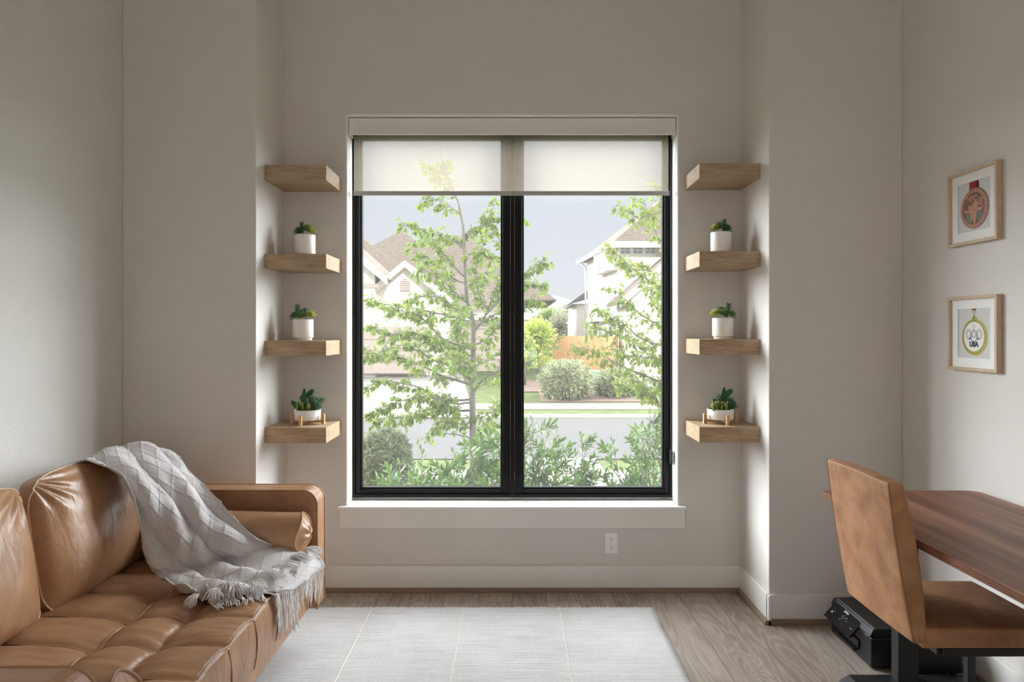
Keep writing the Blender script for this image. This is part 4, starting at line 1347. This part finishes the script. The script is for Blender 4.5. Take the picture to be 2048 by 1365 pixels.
# front gable
Yg = 31.2
gc = hx(812, Yg); ghw = 2.05
zr, ze = hz_(526, Yg), hz_(526, Yg)-2.05*.86
b = MB(); b.prism([(gc-ghw+.15, -.5), (gc+ghw-.15, -.5), (gc+ghw-.15, ze+.0), (gc, zr-.12), (gc-ghw+.15, ze+.0)], 'y', Yg, 34); fix_normals(b.build('gable_wall', HW, H1))
b = MB(); gable(b, gc, ghw+.25, Yg-.3, 37, ze-.1, zr+.06, .1); fix_normals(b.build('gable_roof', SHIN, H1))
b = MB(); gable(b, gc, ghw+.28, Yg-.42, Yg-.28, ze-.12, zr+.08, .24); fix_normals(b.build('gable_trim', HT, H1))
b = MB(); vx = hx(810, Yg); pts = [(vx-.22, hz_(583, Yg)), (vx+.22, hz_(583, Yg))]
for k in range(9): pts.append((vx+.22*math.cos(PI*k/8), hz_(568, Yg)+.22*math.sin(PI*k/8)))
b.prism(pts, 'y', Yg-.05, Yg+.02); vv = fix_normals(b.build('gable_vent', VENT, H1))
b = MB()
for k in range(6): b.box(vx-.2, vx+.2, Yg-.08, Yg-.04, hz_(583, Yg)+.04+k*.085, hz_(583, Yg)+.075+k*.085)
b.build('louvres', HT, vv)
# left gable, running out of view
Yl = 30.6; lc = hx(650, Yl); lh = hx(772, Yl)-lc
zl = hz_(556, Yl)
b = MB(); gable(b, lc, lh+.1, Yl-.3, 37, zl, zl+lh*.86, .12); fix_normals(b.build('gable_roof', SHIN, H1))
b = MB(); gable(b, lc, lh+.12, Yl-.42, Yl-.28, zl-.02, zl+.02+lh*.86, .25); fix_normals(b.build('gable_trim', HT, H1))
b = MB(); b.prism([(lc-lh+.5, -.5), (lc+lh-.5, -.5), (lc+lh-.5, zl+.35), (lc, zl+lh*.86-.15), (lc-lh+.5, zl+.35)], 'y', Yl, 34); fix_normals(b.build('gable_wall', HW, H1))
b = MB(); b.box(lc-lh, lc+lh-.3, Yl-.06, Yl, hz_(576, Yl), hz_(568, Yl)); b.build('belt_trim_or_shade', HB, H1)  # beige band painted in for the shadow line below the gable
# garage recess with beige doors
b = MB(); b.box(hx(690, 30.4), hx(858, 30.4), 30.35, 30.6, -.33, hz_(654, 30.4)); g1 = b.build('garage_door', HB, H1)
b = MB(); b.box(hx(884, 32.9), hx(1036, 32.9), 32.85, 33.0, -.38, hz_(656, 32.9)); g2 = b.build('garage_door', HB, H1)
for g_, xa_, xb2, yy in ((g1, hx(690, 30.4), hx(858, 30.4), 30.34), (g2, hx(884, 32.9), hx(1036, 32.9), 32.84)):
    b = MB()
    for k in range(1, 4): b.box(xa_, xb2, yy-.01, yy+.01, -.33+k*.5, -.33+k*.5+.025)
    b.build('panel_groove', VENT, g_)
b = MB(); b.box(-17, hx(1048, 32.9), 32.8, 33.0, hz_(658, 32.9), hz_(653, 32.9)); b.build('lintel', HB, H1)

H2 = thing('neighbour_house', 'two-storey white house with grey lap siding side and small upper windows, on the right', 'house', (8, 36, -.3))
A = (hx(1238, 33), 33); B = (hx(1175, 40), 40)
zE = 5.72
b = MB(); b.prism([(A[0], A[1]), (16, 33), (16, 41), (B[0], 40)], 'z', 2.2, zE); fix_normals(b.build('upper_wall', SIDE, H2))
b = MB(); b.prism([(A[0]+.12, A[1]+.1), (16, 33.1), (16, 41), (B[0]+.12, 40)], 'z', -.7, 2.2); fix_normals(b.build('lower_wall', stucco('grey_stucco', srgb(206, 202, 202)), H2))
b = MB(); b.obox((A[0]-.05, 33, 2.2), (B[0]-.05, 40, 2.2), .12, .22); b.build('belt_trim_or_shade', HT, H2)
b = MB(); b.box(A[0]-.02, 16, 32.9, 33, 4.55, zE); b.build('upper_front', stucco('warm_white_stucco', srgb(232, 226, 216)), H2)
b = MB(); b.box(A[0]-.02, 16, 32.88, 32.98, 4.72, 4.80); b.build('belt_trim_or_shade', HT, H2)
b = MB()
c0 = [(A[0]-.45, 32.3, zE), (17, 32.3, zE), (17, 42, zE), (B[0]-.5, 41, zE)]
rg = [(9.3, 37.2, zE+4.0), (12.5, 37.2, zE+4.0)]
b.add(c0+rg+[(p[0], p[1], zE-.04) for p in c0], [(0, 1, 5, 4), (1, 2, 5), (2, 3, 4, 5), (3, 0, 4), (9, 8, 7, 6), (0, 6, 7, 1), (1, 7, 8, 2), (2, 8, 9, 3), (3, 9, 6, 0)])
b.build('roof', SHIN, H2)
b = MB(); b.obox((A[0]-.47, 32.3, zE-.06), (17, 32.3, zE-.06), .08, .30); b.obox((A[0]-.47, 32.3, zE-.04), (B[0]-.52, 41, zE-.04), .12, .22); b.build('fascia', HT, H2)
b = MB(); b.tube([(B[0]-.4, 40.3, zE-.1), (B[0]-.12, 40.1, zE-.4), (B[0]-.1, 40, 2.0)], .06, 8); b.build('downspout', HT, H2)
for px in (1250, 1275, 1300):
    x = hx(px, 32.9); z0, z1 = hz_(509, 32.9), hz_(492, 32.9); w = .24
    b = MB(); b.box(x-w-.06, x+w+.06, 32.82, 32.92, z0-.06, z1+.06); f_ = b.build('window', HT, H2)
    b = MB()
    for i in (0, 1):
        for j in (0, 1):
            b.box(x-w+.02+i*w, x-.02+i*w, 32.80, 32.83, z0+.02+j*(z1-z0)/2, z0+(z1-z0)/2-.02+j*(z1-z0)/2)
    b.build('pane', PANEG, f_)
# box bay on the side
def sidep(px, z, out=0.0):
    # point on the side wall seen at pixel px
    best = None
    for k in range(201):
        t_ = k/200; x = A[0]+(B[0]-A[0])*t_; y = 33+7*t_
        e_ = abs(CX+x*F/y-px)
        if best is None or e_ < best[0]: best = (e_, x, y)
    return Vector((best[1]-out, best[2], z))
p0, p1 = sidep(1234, 0), sidep(1204, 0)
b = MB(); b.prism([(p0.x, p0.y), (p1.x, p1.y), (p1.x-.45, p1.y), (p0.x-.45, p0.y)], 'z', 4.55, zE-.05); by = fix_normals(b.build('bay_window', HT, H2))
for a_, c_ in ((.10, .38), (.55, .85)):
    q0 = Vector((p0.x-.47, p0.y, 0)).lerp(Vector((p1.x-.47, p1.y, 0)), a_); q1 = Vector((p0.x-.47, p0.y, 0)).lerp(Vector((p1.x-.47, p1.y, 0)), c_)
    b = MB(); b.prism([(q0.x, q0.y), (q1.x, q1.y), (q1.x+.03, q1.y), (q0.x+.03, q0.y)], 'z', 4.75, 5.5); fix_normals(b.build('pane', PANEG, by))
for px, za, zb3 in ((1183, .3, 2.0), (1214, .1, 1.9)):
    q0 = sidep(px-5, 0, .0); q1 = sidep(px+5, 0, .0)
    b = MB(); b.prism([(q0.x, q0.y), (q1.x, q1.y), (q1.x-.06, q1.y), (q0.x-.06, q0.y)], 'z', za, zb3); f_ = fix_normals(b.build('window', HT, H2))
    m0 = q0.lerp(q1, .25); m1_ = q0.lerp(q1, .75)
    b = MB(); b.prism([(m0.x-.07, m0.y), (m1_.x-.07, m1_.y), (m1_.x-.05, m1_.y), (m0.x-.05, m0.y)], 'z', za+.15, zb3-.15); fix_normals(b.build('pane', PANEG, f_))
# front gabled wing
Yf = 29.6; wc = hx(1420, Yf); wh = wc-hx(1246, Yf); zw = hz_(596, Yf)
b = MB(); b.prism([(wc-wh+.35, -.8), (wc+wh, -.8), (wc+wh, zw), (wc, zw+wh*.85), (wc-wh+.35, zw+.25)], 'y', Yf, 33); fix_normals(b.build('front_wing', HW, H2))
b = MB(); gable(b, wc, wh+.15, Yf-.3, 33.6, zw-.1, zw+.05+wh*.86, .14); fix_normals(b.build('wing_roof', SHIN, H2))
b = MB(); gable(b, wc, wh+.18, Yf-.42, Yf-.28, zw-.12, zw+.07+wh*.86, .24); fix_normals(b.build('wing_trim', HT, H2))
# rear left wing
b = MB(); b.box(hx(1153, 41), 6.5, 41, 47, -.3, hz_(610, 41)); b.build('rear_wing', HW, H2)
b = MB(); hip(b, hx(1143, 40.6), 8, 40.6, 48, hz_(608, 40.6), hz_(582, 44), 3.2); b.build('rear_roof', plain('grey_shingles', srgb(130, 130, 132), .9, nz=.1), H2)
# third house behind the mullion, far left of the gap
H3 = thing('neighbour_house', 'distant pale house end with stepped eaves just right of the window mullion', 'house', (-1, 62, 0))
b = MB(); b.box(-9, hx(1062, 60), 60, 70, -.5, hz_(636, 60)); b.build('wall', HW, H3)
b = MB(); hip(b, -9.5, hx(1070, 60), 59.4, 70.6, hz_(634, 60), hz_(596, 64), 5.4); b.build('roof', SHIN, H3)
b = MB(); b.box(hx(1040, 60)-.5, hx(1048, 60), 59.8, 62, hz_(640, 60), hz_(590, 60)); b.build('upper_wall', HW, H3)

# fence with individual sections
fc = thing('cedar_fence', 'orange cedar picket fence between the bushes and the right house', 'fence', (3, 34, -.3))
fa, fb = Vector((hx(1080, 37), 37, 0)), Vector((hx(1231, 31.5), 31.5, 0))
NS = 4
for k in range(NS):
    a_ = fa.lerp(fb, k/NS); c_ = fa.lerp(fb, (k+1)/NS); b = MB(); npk = 16
    for j in range(npk):
        q0 = a_.lerp(c_, j/npk+.002); q1 = a_.lerp(c_, (j+1)/npk-.002)
        b.obox(q0+Vector((0, .01*(j % 2), .50)), q1+Vector((0, .01*(j % 2), .50)), .025, 1.62+.01*(j % 3))
    b.build('board_panel', FENCE, fc)
for k in range(NS+1):
    a_ = fa.lerp(fb, k/NS); MB().box(a_.x-.05, a_.x+.05, a_.y+.02, a_.y+.12, -.45, 1.33).build('post', FENCE, fc)
b = MB(); b.obox((fb.x, fb.y, .50), (fb.x+.35, fb.y+1.6, .50), .025, 1.62); b.build('return_panel', FENCE, fc)
pt = thing('play_tower', 'orange wooden play tower beyond the fence beside the right house', 'play tower', (hx(1148, 48), 48, 0))
cx_ = hx(1150, 48)
for dx in (-.42, .42):
    for dy in (-.4, .4): MB().box(cx_+dx-.06, cx_+dx+.06, 48+dy-.06, 48+dy+.06, -.4, 2.3).build('post', FENCE, pt)
b = MB(); b.prism([(cx_-.6, 2.1), (cx_, 2.95), (cx_+.6, 2.1)], 'y', 47.4, 48.6); fix_normals(b.build('roof', FENCE, pt))
b = MB()
for k in range(7): b.box(cx_-.42+k*.13, cx_-.36+k*.13, 47.55, 47.6, .6, 1.4)
b.build('railing', FENCE, pt)
ub = thing('utility_box', 'low grey-green utility box on the lawn between the variegated bushes', 'utility box', (hx(1186, 27), 27, gz(27)))
MB().box(hx(1176, 27), hx(1200, 27), 26.8, 27.3, gz(27), hz_(741, 27)).build('housing', plain('pale_green_box', srgb(150, 176, 160), .6), ub, bevel=.03)
MB().box(hx(1180, 27), hx(1184, 27), 26.78, 26.8, hz_(750, 27), hz_(745, 27)).build('warning_sticker', plain('yellow_sticker', srgb(220, 190, 60), .6), ub)

# ------------------------------------------------------------------ leaves and trees
def leafpoly(mb, base, d, nrm, L, lobes=True):
    d = d.normalized(); s_ = d.cross(nrm)
    if s_.length < 1e-4: s_ = d.orthogonal()
    s_.normalize(); n_ = s_.cross(d)
    if lobes:
        prof = [(0, .03), (.28, .26), (.36, .13), (.58, .34), (.66, .15), (.85, .17)]
    else:
        prof = [(0, .02), (.3, .13), (.65, .15)]
    vs = [base+d*(L*t_)+s_*(L*w)-n_*(L*w*.35+L*t_*t_*.22) for t_, w in prof]
    vs.append(base+d*L-n_*(L*.22))
    vs += [base+d*(L*t_)-s_*(L*w)-n_*(L*w*.35+L*t_*t_*.22) for t_, w in reversed(prof)]
    n = len(prof)
    fs = []
    N_ = len(vs)
    for k in range(n-1):
        fs.append((k, k+1, N_-2-k, N_-1-k))
    fs.append((n-1, n, n+1))
    mb.add(vs, fs, False)

def tree(name, label, trunk, branches, Y, seed, leaf, L=.055, density=1.0, base=None, r0=.045, group=None, droop=.5, spread=1.0, lf=1.0, cap=1e9):
    rnd = random.Random(seed)
    t_ = thing(name, label, 'tree', base, group)
    tr_ = MB(); br = MB(); lv = MB()
    def px(p, dy): return P(p[0], p[1], Y+dy)
    tp = [px(p, 0) for p in trunk]; tp[0] = Vector(base)
    n = len(tp)
    tr_.tube(tp, [r0*(1-.93*(k/(n-1))**.8)+.003 for k in range(n)], 9)
    nl = 0
    for br_ in branches:
        pts_, dep = br_[0], br_[1]
        dens = br_[2] if len(br_) > 2 else 1.0
        m_ = len(pts_)
        ctl = [px(p, dep*(k/(m_-1))**1.1) for k, p in enumerate(pts_)]
        # smooth resample
        NP = 22
        sp = [ev(ctl, k/(NP-1))+Vector((rnd.uniform(-1, 1), rnd.uniform(-1, 1), rnd.uniform(-1, 1)))*.006 for k in range(NP)]
        length = sum((sp[k+1]-sp[k]).length for k in range(NP-1))
        rb = min(.016, .004+.008*length)
        br.tube(sp, [rb*(1-.85*k/(NP-1)) for k in range(NP)], 6)
        nt_ = max(3, int(length*26*density*dens))
        for q in range(nt_):
            f = .12+.88*(q+.5)/nt_+rnd.uniform(-.02, .02); f = min(.999, f)
            c = ev(sp, f); tan = (ev(sp, min(1, f+.03))-ev(sp, max(0, f-.03))).normalized()
            side = Vector((rnd.uniform(-1, 1), rnd.uniform(-1, 1), rnd.uniform(-.7, .8))); side = (side-tan*side.dot(tan)*.7).normalized()
            dd = (side+tan*.7).normalized()
            TL = rnd.uniform(.06, .22)*spread*(1-.35*f)
            e_ = c+dd*TL+Vector((0, 0, -.03*TL/.2))
            mid = c.lerp(e_, .5)+Vector((0, 0, .02))
            br.tube([c, mid, e_], [.0026, .002, .0012], 4)
            k_ = rnd.randint(4, 7)
            for j in range(int(k_*lf)):
                g = .35+.65*j/k_
                p_ = c.lerp(e_, g)+Vector((rnd.uniform(-1, 1), rnd.uniform(-1, 1), rnd.uniform(-1, 1)))*.012
                ld = dd*.5+Vector((rnd.uniform(-1, 1), rnd.uniform(-1, 1), rnd.uniform(-1.0, .35)-droop*.5))*.9
                nn_ = Vector((rnd.uniform(-.6, .6), rnd.uniform(-.6, .6), 1))
                leafpoly(lv, p_, ld, nn_, L*rnd.uniform(.65, 1.2)); nl += 1
    tr_.build('trunk', BARK, t_); br.build('branches', BARK, t_); lv.build('foliage', leaf, t_)
    return t_

T1 = [((948, 1080), (947, 950), (946, 860), (945, 790), (947, 730), (947, 664), (943, 630), (934, 604), (931, 556), (928, 486), (926, 451), (918, 408), (902, 365), (885, 332), (880, 300))]
MBR = [
 ([(926, 455), (933, 473), (954, 457), (970, 445), (980, 425), (992, 400)], .2),
 ([(928, 470), (940, 462), (965, 450), (985, 438), (1010, 440), (1050, 440)], .4),
 ([(922, 430), (905, 418), (886, 404), (865, 398), (842, 398)], -.3, 1.3),
 ([(915, 400), (900, 385), (880, 365), (868, 345), (862, 332)], .2),
 ([(905, 372), (890, 352), (870, 340), (845, 333)], -.2, 1.2),
 ([(900, 360), (893, 345), (890, 330), (896, 322)], .15, 1.2),
 ([(931, 556), (905, 530), (885, 505), (873, 487), (850, 462), (832, 455), (806, 452)], -.5, 1.25),
 ([(928, 500), (905, 480), (880, 470), (850, 470), (815, 495)], .4, 1.2),
 ([(931, 565), (912, 560), (888, 540), (865, 520), (845, 512), (830, 520)], .5, 1.2),
 ([(934, 606), (915, 590), (890, 565), (866, 548), (838, 540)], -.5, 1.2),
 ([(944, 645), (925, 640), (905, 632), (868, 625), (830, 618), (790, 612), (752, 605), (732, 600)], .7, 1.3),
 ([(943, 640), (915, 622), (885, 600), (850, 592), (825, 600)], -.7, 1.1),
 ([(947, 700), (920, 692), (890, 680), (858, 650), (836, 630), (800, 622), (765, 612)], -.7, 1.2),
 ([(947, 715), (925, 705), (890, 690), (850, 680), (800, 672), (760, 662), (735, 650)], .6, 1.3),
 ([(945, 765), (925, 740), (905, 705), (885, 690), (862, 675), (830, 668), (795, 668), (760, 678)], .3, 1.4),
 ([(944, 770), (915, 762), (885, 752), (850, 735), (815, 722), (785, 715), (745, 705), (728, 700)], .5, 1.1),
 ([(944, 760), (905, 735), (868, 722), (840, 705), (810, 690), (770, 700), (738, 720)], -.6, 1.2),
 ([(944, 800), (905, 800), (870, 795), (838, 775), (800, 767), (765, 762), (735, 775)], .2, 1.2),
 ([(944, 805), (915, 808), (880, 800), (850, 795), (810, 800), (770, 815), (735, 830)], -.5, 1.8),
 ([(945, 820), (915, 822), (885, 818), (850, 820), (815, 832), (780, 838), (750, 850)], .5, 1.8),
 ([(945, 880), (925, 872), (895, 868), (870, 868), (845, 880)], .3, .25),
 ([(945, 860), (925, 850), (900, 845), (880, 850), (862, 862)], -.4, 1.5),
 ([(945, 845), (955, 838), (970, 832), (990, 820), (1003, 812)], -.2, 1.4),
 ([(946, 862), (960, 858), (975, 848), (995, 850)], .3, 1.6),
 ([(945, 790), (960, 765), (985, 748), (1010, 738), (1050, 728), (1080, 715), (1105, 695), (1118, 670)], -.6, .5),
 ([(945, 785), (965, 770), (990, 770), (1012, 772)], .3, .5),
 ([(948, 735), (965, 728), (985, 715), (1010, 700), (1035, 690), (1060, 680)], .4, .8),
 ([(948, 664), (958, 650), (975, 622), (988, 590), (998, 560), (1002, 510), (996, 470), (985, 455)], .2, 1.0),
 ([(958, 650), (985, 632), (1010, 622), (1035, 612), (1058, 600), (1078, 603)], .2, 1.2),
 ([(970, 630), (1000, 600), (1030, 570), (1055, 545), (1075, 530), (1092, 520)], -.3, 1.5),
 ([(998, 560), (1020, 560), (1045, 568), (1070, 572), (1088, 575)], .1, 1.5),
 ([(976, 618), (962, 600), (955, 570), (952, 540), (960, 505), (975, 470)], -.4, 1.0),
 ([(948, 690), (970, 680), (990, 660), (1005, 640)], -.5, 1.3),
 ([(931, 580), (945, 565), (965, 555), (985, 540)], .5, 1.2),
 ([(928, 520), (945, 505), (965, 500), (985, 520)], -.4, 1.2),
 ([(945, 700), (930, 690), (920, 665), (918, 640), (925, 610)], -.9, 1.1),
 ([(946, 760), (940, 735), (925, 720), (905, 712), (880, 720)], -1.0, 1.2),
]
tree('young_oak_tree', 'young oak tree with pale green leaves in front of the left window pane', T1[0], MBR, 8.0, 11, LEAF, .070, 1.35, base=(hx(948, 8.0), 8.0, gz(8.0)-.02), r0=.048)
T2 = [(1395, 1080), (1392, 900), (1388, 800), (1385, 700), (1380, 600), (1372, 500), (1362, 420), (1352, 350)]
RBR = [
 ([(1366, 440), (1345, 430), (1325, 425), (1300, 430), (1278, 436), (1258, 425), (1234, 412)], -.3, 1.3),
 ([(1372, 500), (1345, 500), (1322, 485), (1308, 455), (1296, 435), (1290, 410), (1268, 398)], .3, 1.1),
 ([(1380, 600), (1345, 600), (1320, 580), (1290, 556), (1262, 535), (1240, 515), (1212, 490)], -.3, 1.6),
 ([(1378, 580), (1350, 575), (1325, 565), (1298, 540), (1275, 528), (1250, 530)], .4, 1.5),
 ([(1383, 660), (1350, 668), (1320, 652), (1290, 635), (1262, 612), (1243, 592), (1217, 575)], .2, 1.3),
 ([(1385, 700), (1350, 700), (1318, 690), (1280, 676), (1250, 650), (1225, 632), (1194, 618)], -.3, 1.5),
 ([(1386, 720), (1350, 728), (1320, 722), (1290, 705), (1262, 680), (1232, 668), (1205, 660), (1176, 655)], .3, 1.5),
 ([(1388, 780), (1350, 775), (1320, 764), (1280, 748), (1240, 730), (1205, 712), (1175, 700), (1150, 697)], .1, 1.5),
 ([(1386, 740), (1350, 738), (1315, 720), (1285, 715), (1255, 712), (1225, 700)], -.5, 1.6),
 ([(1388, 800), (1350, 800), (1320, 790), (1290, 780), (1260, 772), (1235, 770)], .4, 2.2),
 ([(1390, 830), (1350, 805), (1320, 800), (1295, 785), (1275, 762)], -.3, 2.0),
 ([(1362, 420), (1345, 410), (1330, 400), (1318, 385), (1312, 370)], -.1, 1.2),
 ([(1384, 660), (1355, 640), (1330, 620), (1310, 600), (1300, 575)], -.4, 1.3),
]
tree('young_oak_tree', 'young oak tree reaching in from the right edge in front of the two-storey house', T2, RBR, 7.6, 23, LEAF2, .060, 1.35, base=(hx(1395, 7.6), 7.6, gz(7.6)-.02), r0=.05)

def shrub(label, stems, Y, seed, leaf, L=.075, group=None, name='broadleaf_shrub'):
    rnd = random.Random(seed)
    bx_ = sum(s_[0] for s_ in stems)/len(stems)
    base = Vector((hx(bx_, Y), Y, gz(Y)-.02))
    t_ = thing(name, label, 'shrub', base, group)
    st, lv = MB(), MB()
    for (x, y) in stems:
        dy = rnd.uniform(-.35, .35)
        tip = P(x+rnd.uniform(-3, 3), y, Y+dy)
        root = base+Vector((rnd.uniform(-.15, .15)+(tip.x-base.x)*.35, dy*.5, 0))
        bend = root.lerp(tip, .55)+Vector(((root.x-tip.x)*.12+rnd.uniform(-.04, .04), 0, 0))
        ctl = [root, root.lerp(bend, .5), bend, tip]
        st.tube([ev(ctl, k/9) for k in range(10)], [.010*(1-.75*k/9) for k in range(10)], 5)
        subs = [(ctl, 1.0, .30, 1)]
        for q in range(12):
            f = rnd.uniform(.35, .97); c = ev(ctl, f)
            e_ = c+Vector((rnd.uniform(-1, 1), rnd.uniform(-1, 1), rnd.uniform(.3, 1.3))).normalized()*rnd.uniform(.10, .26)
            if e_.z > tip.z-.01: e_.z = tip.z-.02
            st.tube([c, c.lerp(e_, .5)+Vector((0, 0, -.01)), e_], [.004, .003, .002], 4)
            subs.append(([c, c.lerp(e_, .5), e_], 1, 0, 1))
        for ctl2, a_, s0, _ in subs:
            nlv = 30 if s0 else 20
            for j in range(nlv):
                g = s0+(1-s0)*(.25 if not s0 else .35)+(1-s0)*(.75 if not s0 else .65)*j/nlv
                c = ev(ctl2, min(1, g)); tan = (ev(ctl2, min(1, g+.05))-ev(ctl2, max(0, g-.05))).normalized()
                a2 = j*2.4+rnd.random()
                o_ = tan.orthogonal().normalized(); o2 = tan.cross(o_)
                out_ = o_*math.cos(a2)+o2*math.sin(a2)
                ld = out_*(1.0-.55*(j/nlv))+tan*(.45+.6*j/nlv)
                leafpoly(lv, c, ld, tan, L*rnd.uniform(.7, 1.15), False)
    st.build('stems', BARKD, t_); lv.build('foliage', leaf, t_)
    return t_
G = 'glossy green shrubs under the window'
shrub('glossy green shrub low in the left pane beside the grey-green bush', [(775, 945), (800, 925), (825, 925), (845, 900), (820, 960), (795, 965), (770, 965), (850, 950)], 5.2, 1, SHRUBL, .075, G)
shrub('glossy green shrub in the middle of the left pane', [(870, 935), (890, 925), (905, 905), (880, 955), (915, 940), (860, 960), (925, 925), (900, 960)], 5.3, 2, SHRUBL, .075, G)
shrub('tall glossy green shrub around the foot of the left tree', [(945, 895), (960, 880), (975, 865), (990, 872), (1000, 880), (950, 930), (970, 925), (995, 930), (1010, 920), (940, 955), (985, 960)], 5.5, 3, SHRUBL, .075, G)
shrub('tall glossy green shrub just right of the window mullion', [(1052, 850), (1068, 842), (1080, 865), (1100, 845), (1112, 855), (1060, 900), (1085, 910), (1050, 945), (1075, 950)], 5.4, 4, SHRUBL, .075, G)
shrub('open glossy green shrub with one tall shoot in front of the street', [(1160, 870), (1175, 875), (1150, 905), (1120, 905), (1130, 935), (1160, 945), (1190, 940), (1105, 950), (1180, 960)], 5.5, 5, SHRUBL, .07, G)
shrub('tall glossy green shrub at the right edge of the window', [(1318, 800), (1300, 825), (1285, 850), (1330, 815), (1262, 870), (1222, 880), (1295, 890), (1320, 870), (1280, 930), (1310, 930), (1250, 945), (1345, 850), (1225, 955)], 5.4, 6, SHRUBL, .07, G)

def bush(label, cx_, y0, y1, wpx, Y, seed, leafm, L, n, group=None, ry=None, name='variegated_bush', core=None, depth=1.0, extra=()):
    rnd = random.Random(seed)
    X = hx(cx_, Y); zt2 = hz_(y0, Y); zb4 = hz_(y1, Y)
    rx = wpx/2*Y/F; rz = (zt2-zb4)*.55; c = Vector((X, Y, zb4+(zt2-zb4)*.45))
    ry = ry or rx*depth
    t_ = thing(name, label, 'bush' if 'tree' not in name else 'tree', (X, Y, zb4), group)
    co, lv = MB(), MB()
    def fn(u, v):
        a = 2*PI*u; ph = PI*(.002+.996*v)
        d = Vector((math.sin(ph)*math.cos(a), math.sin(ph)*math.sin(a), math.cos(ph)))
        k = (.86+.13*noise.noise(d*2.2+Vector((seed, 0, 0))))*(.55 if 'tree' in name else 1)
        p = c+Vector((d.x*rx*k, d.y*ry*k, d.z*rz*k)); p.z = max(p.z, zb4-.1)
        return p
    co.grid(fn, 28, 18, wrapu=True)
    for k in range(n):
        d = Vector((rnd.gauss(0, 1), rnd.gauss(0, 1)-.5, rnd.gauss(0, 1)+.2)).normalized()
        kk = (.86+.16*noise.noise(d*2.2+Vector((seed, 0, 0))))*(rnd.uniform(.45, 1.2)*(1+.25*noise.noise(d*3+Vector((0, seed, 0)))) if 'tree' in name else rnd.uniform(.95, 1.10))
        p = c+Vector((d.x*rx*kk, d.y*ry*kk, d.z*rz*kk))
        if p.z < zb4: continue
        ld = d+Vector((rnd.uniform(-1, 1), rnd.uniform(-1, 1), rnd.uniform(-.6, 1)))
        leafpoly(lv, p, ld, Vector((rnd.uniform(-1, 1), rnd.uniform(-1, 1), 1)), L*rnd.uniform(.7, 1.2), False)
    co.build('inner_foliage', core or leafm, t_); lv.build('foliage', leafm, t_)
    if extra:
        b_ = MB()
        b_.tube([Vector((X, Y, gz(Y)-.05)), Vector((X+.05, Y, c.z))], [.09, .05], 8); b_.build('trunk', BARK, t_)
    return t_
bush('large pale variegated bush on the far lawn in front of the fence', 1132, 718, 800, 112, 24.8, 31, VARL, .16, 2600, 'variegated bushes across the street')
bush('smaller pale variegated bush right of the large one across the street', 1231, 738, 800, 90, 25.4, 32, VARL, .16, 2200, 'variegated bushes across the street')
bush('grey-green bush at the lower left corner of the window', 768, 858, 985, 118, 7.4, 33, VARG, .06, 3800, name='grey_green_bush')
bush('yellow-green young tree across the street just right of the mullion', 1076, 640, 700, 66, 30.2, 34, FARY, .20, 2000, name='yellow_green_tree', extra=(1,), core=FARY)
bush('grey twiggy tree behind the fence', 1122, 628, 690, 64, 52, 35, FARG, .34, 1500, name='grey_tree', extra=(1,), core=FARL)
bush('olive green tree far behind the fence next to the play tower', 1138, 612, 690, 70, 62, 36, FARL, .45, 1500, name='olive_tree', extra=(1,), core=FARL)
bush('olive green tree on the far skyline left of the grey twiggy tree', 1096, 618, 680, 56, 72, 37, FARL, .5, 1500, name='olive_tree', extra=(1,), core=FARL)
sap = [((1047, 745), (1047, 720), (1050, 705), (1062, 690), (1075, 680))]
tree('street_sapling', 'small sparse sapling on the mulch bed across the street', [(1050, 760), (1050, 740), (1052, 722), (1062, 705), (1075, 692)],
     [([(1052, 725), (1072, 715), (1092, 700)], .5), ([(1052, 728), (1040, 712), (1030, 700)], -.4), ([(1062, 705), (1060, 690), (1066, 676)], .3), ([(1054, 722), (1080, 722), (1105, 718)], -.5)],
     28, 41, FARY, .16, .35, base=(hx(1050, 28), 28, gz(28)), r0=.05, spread=2.5, lf=1.6)
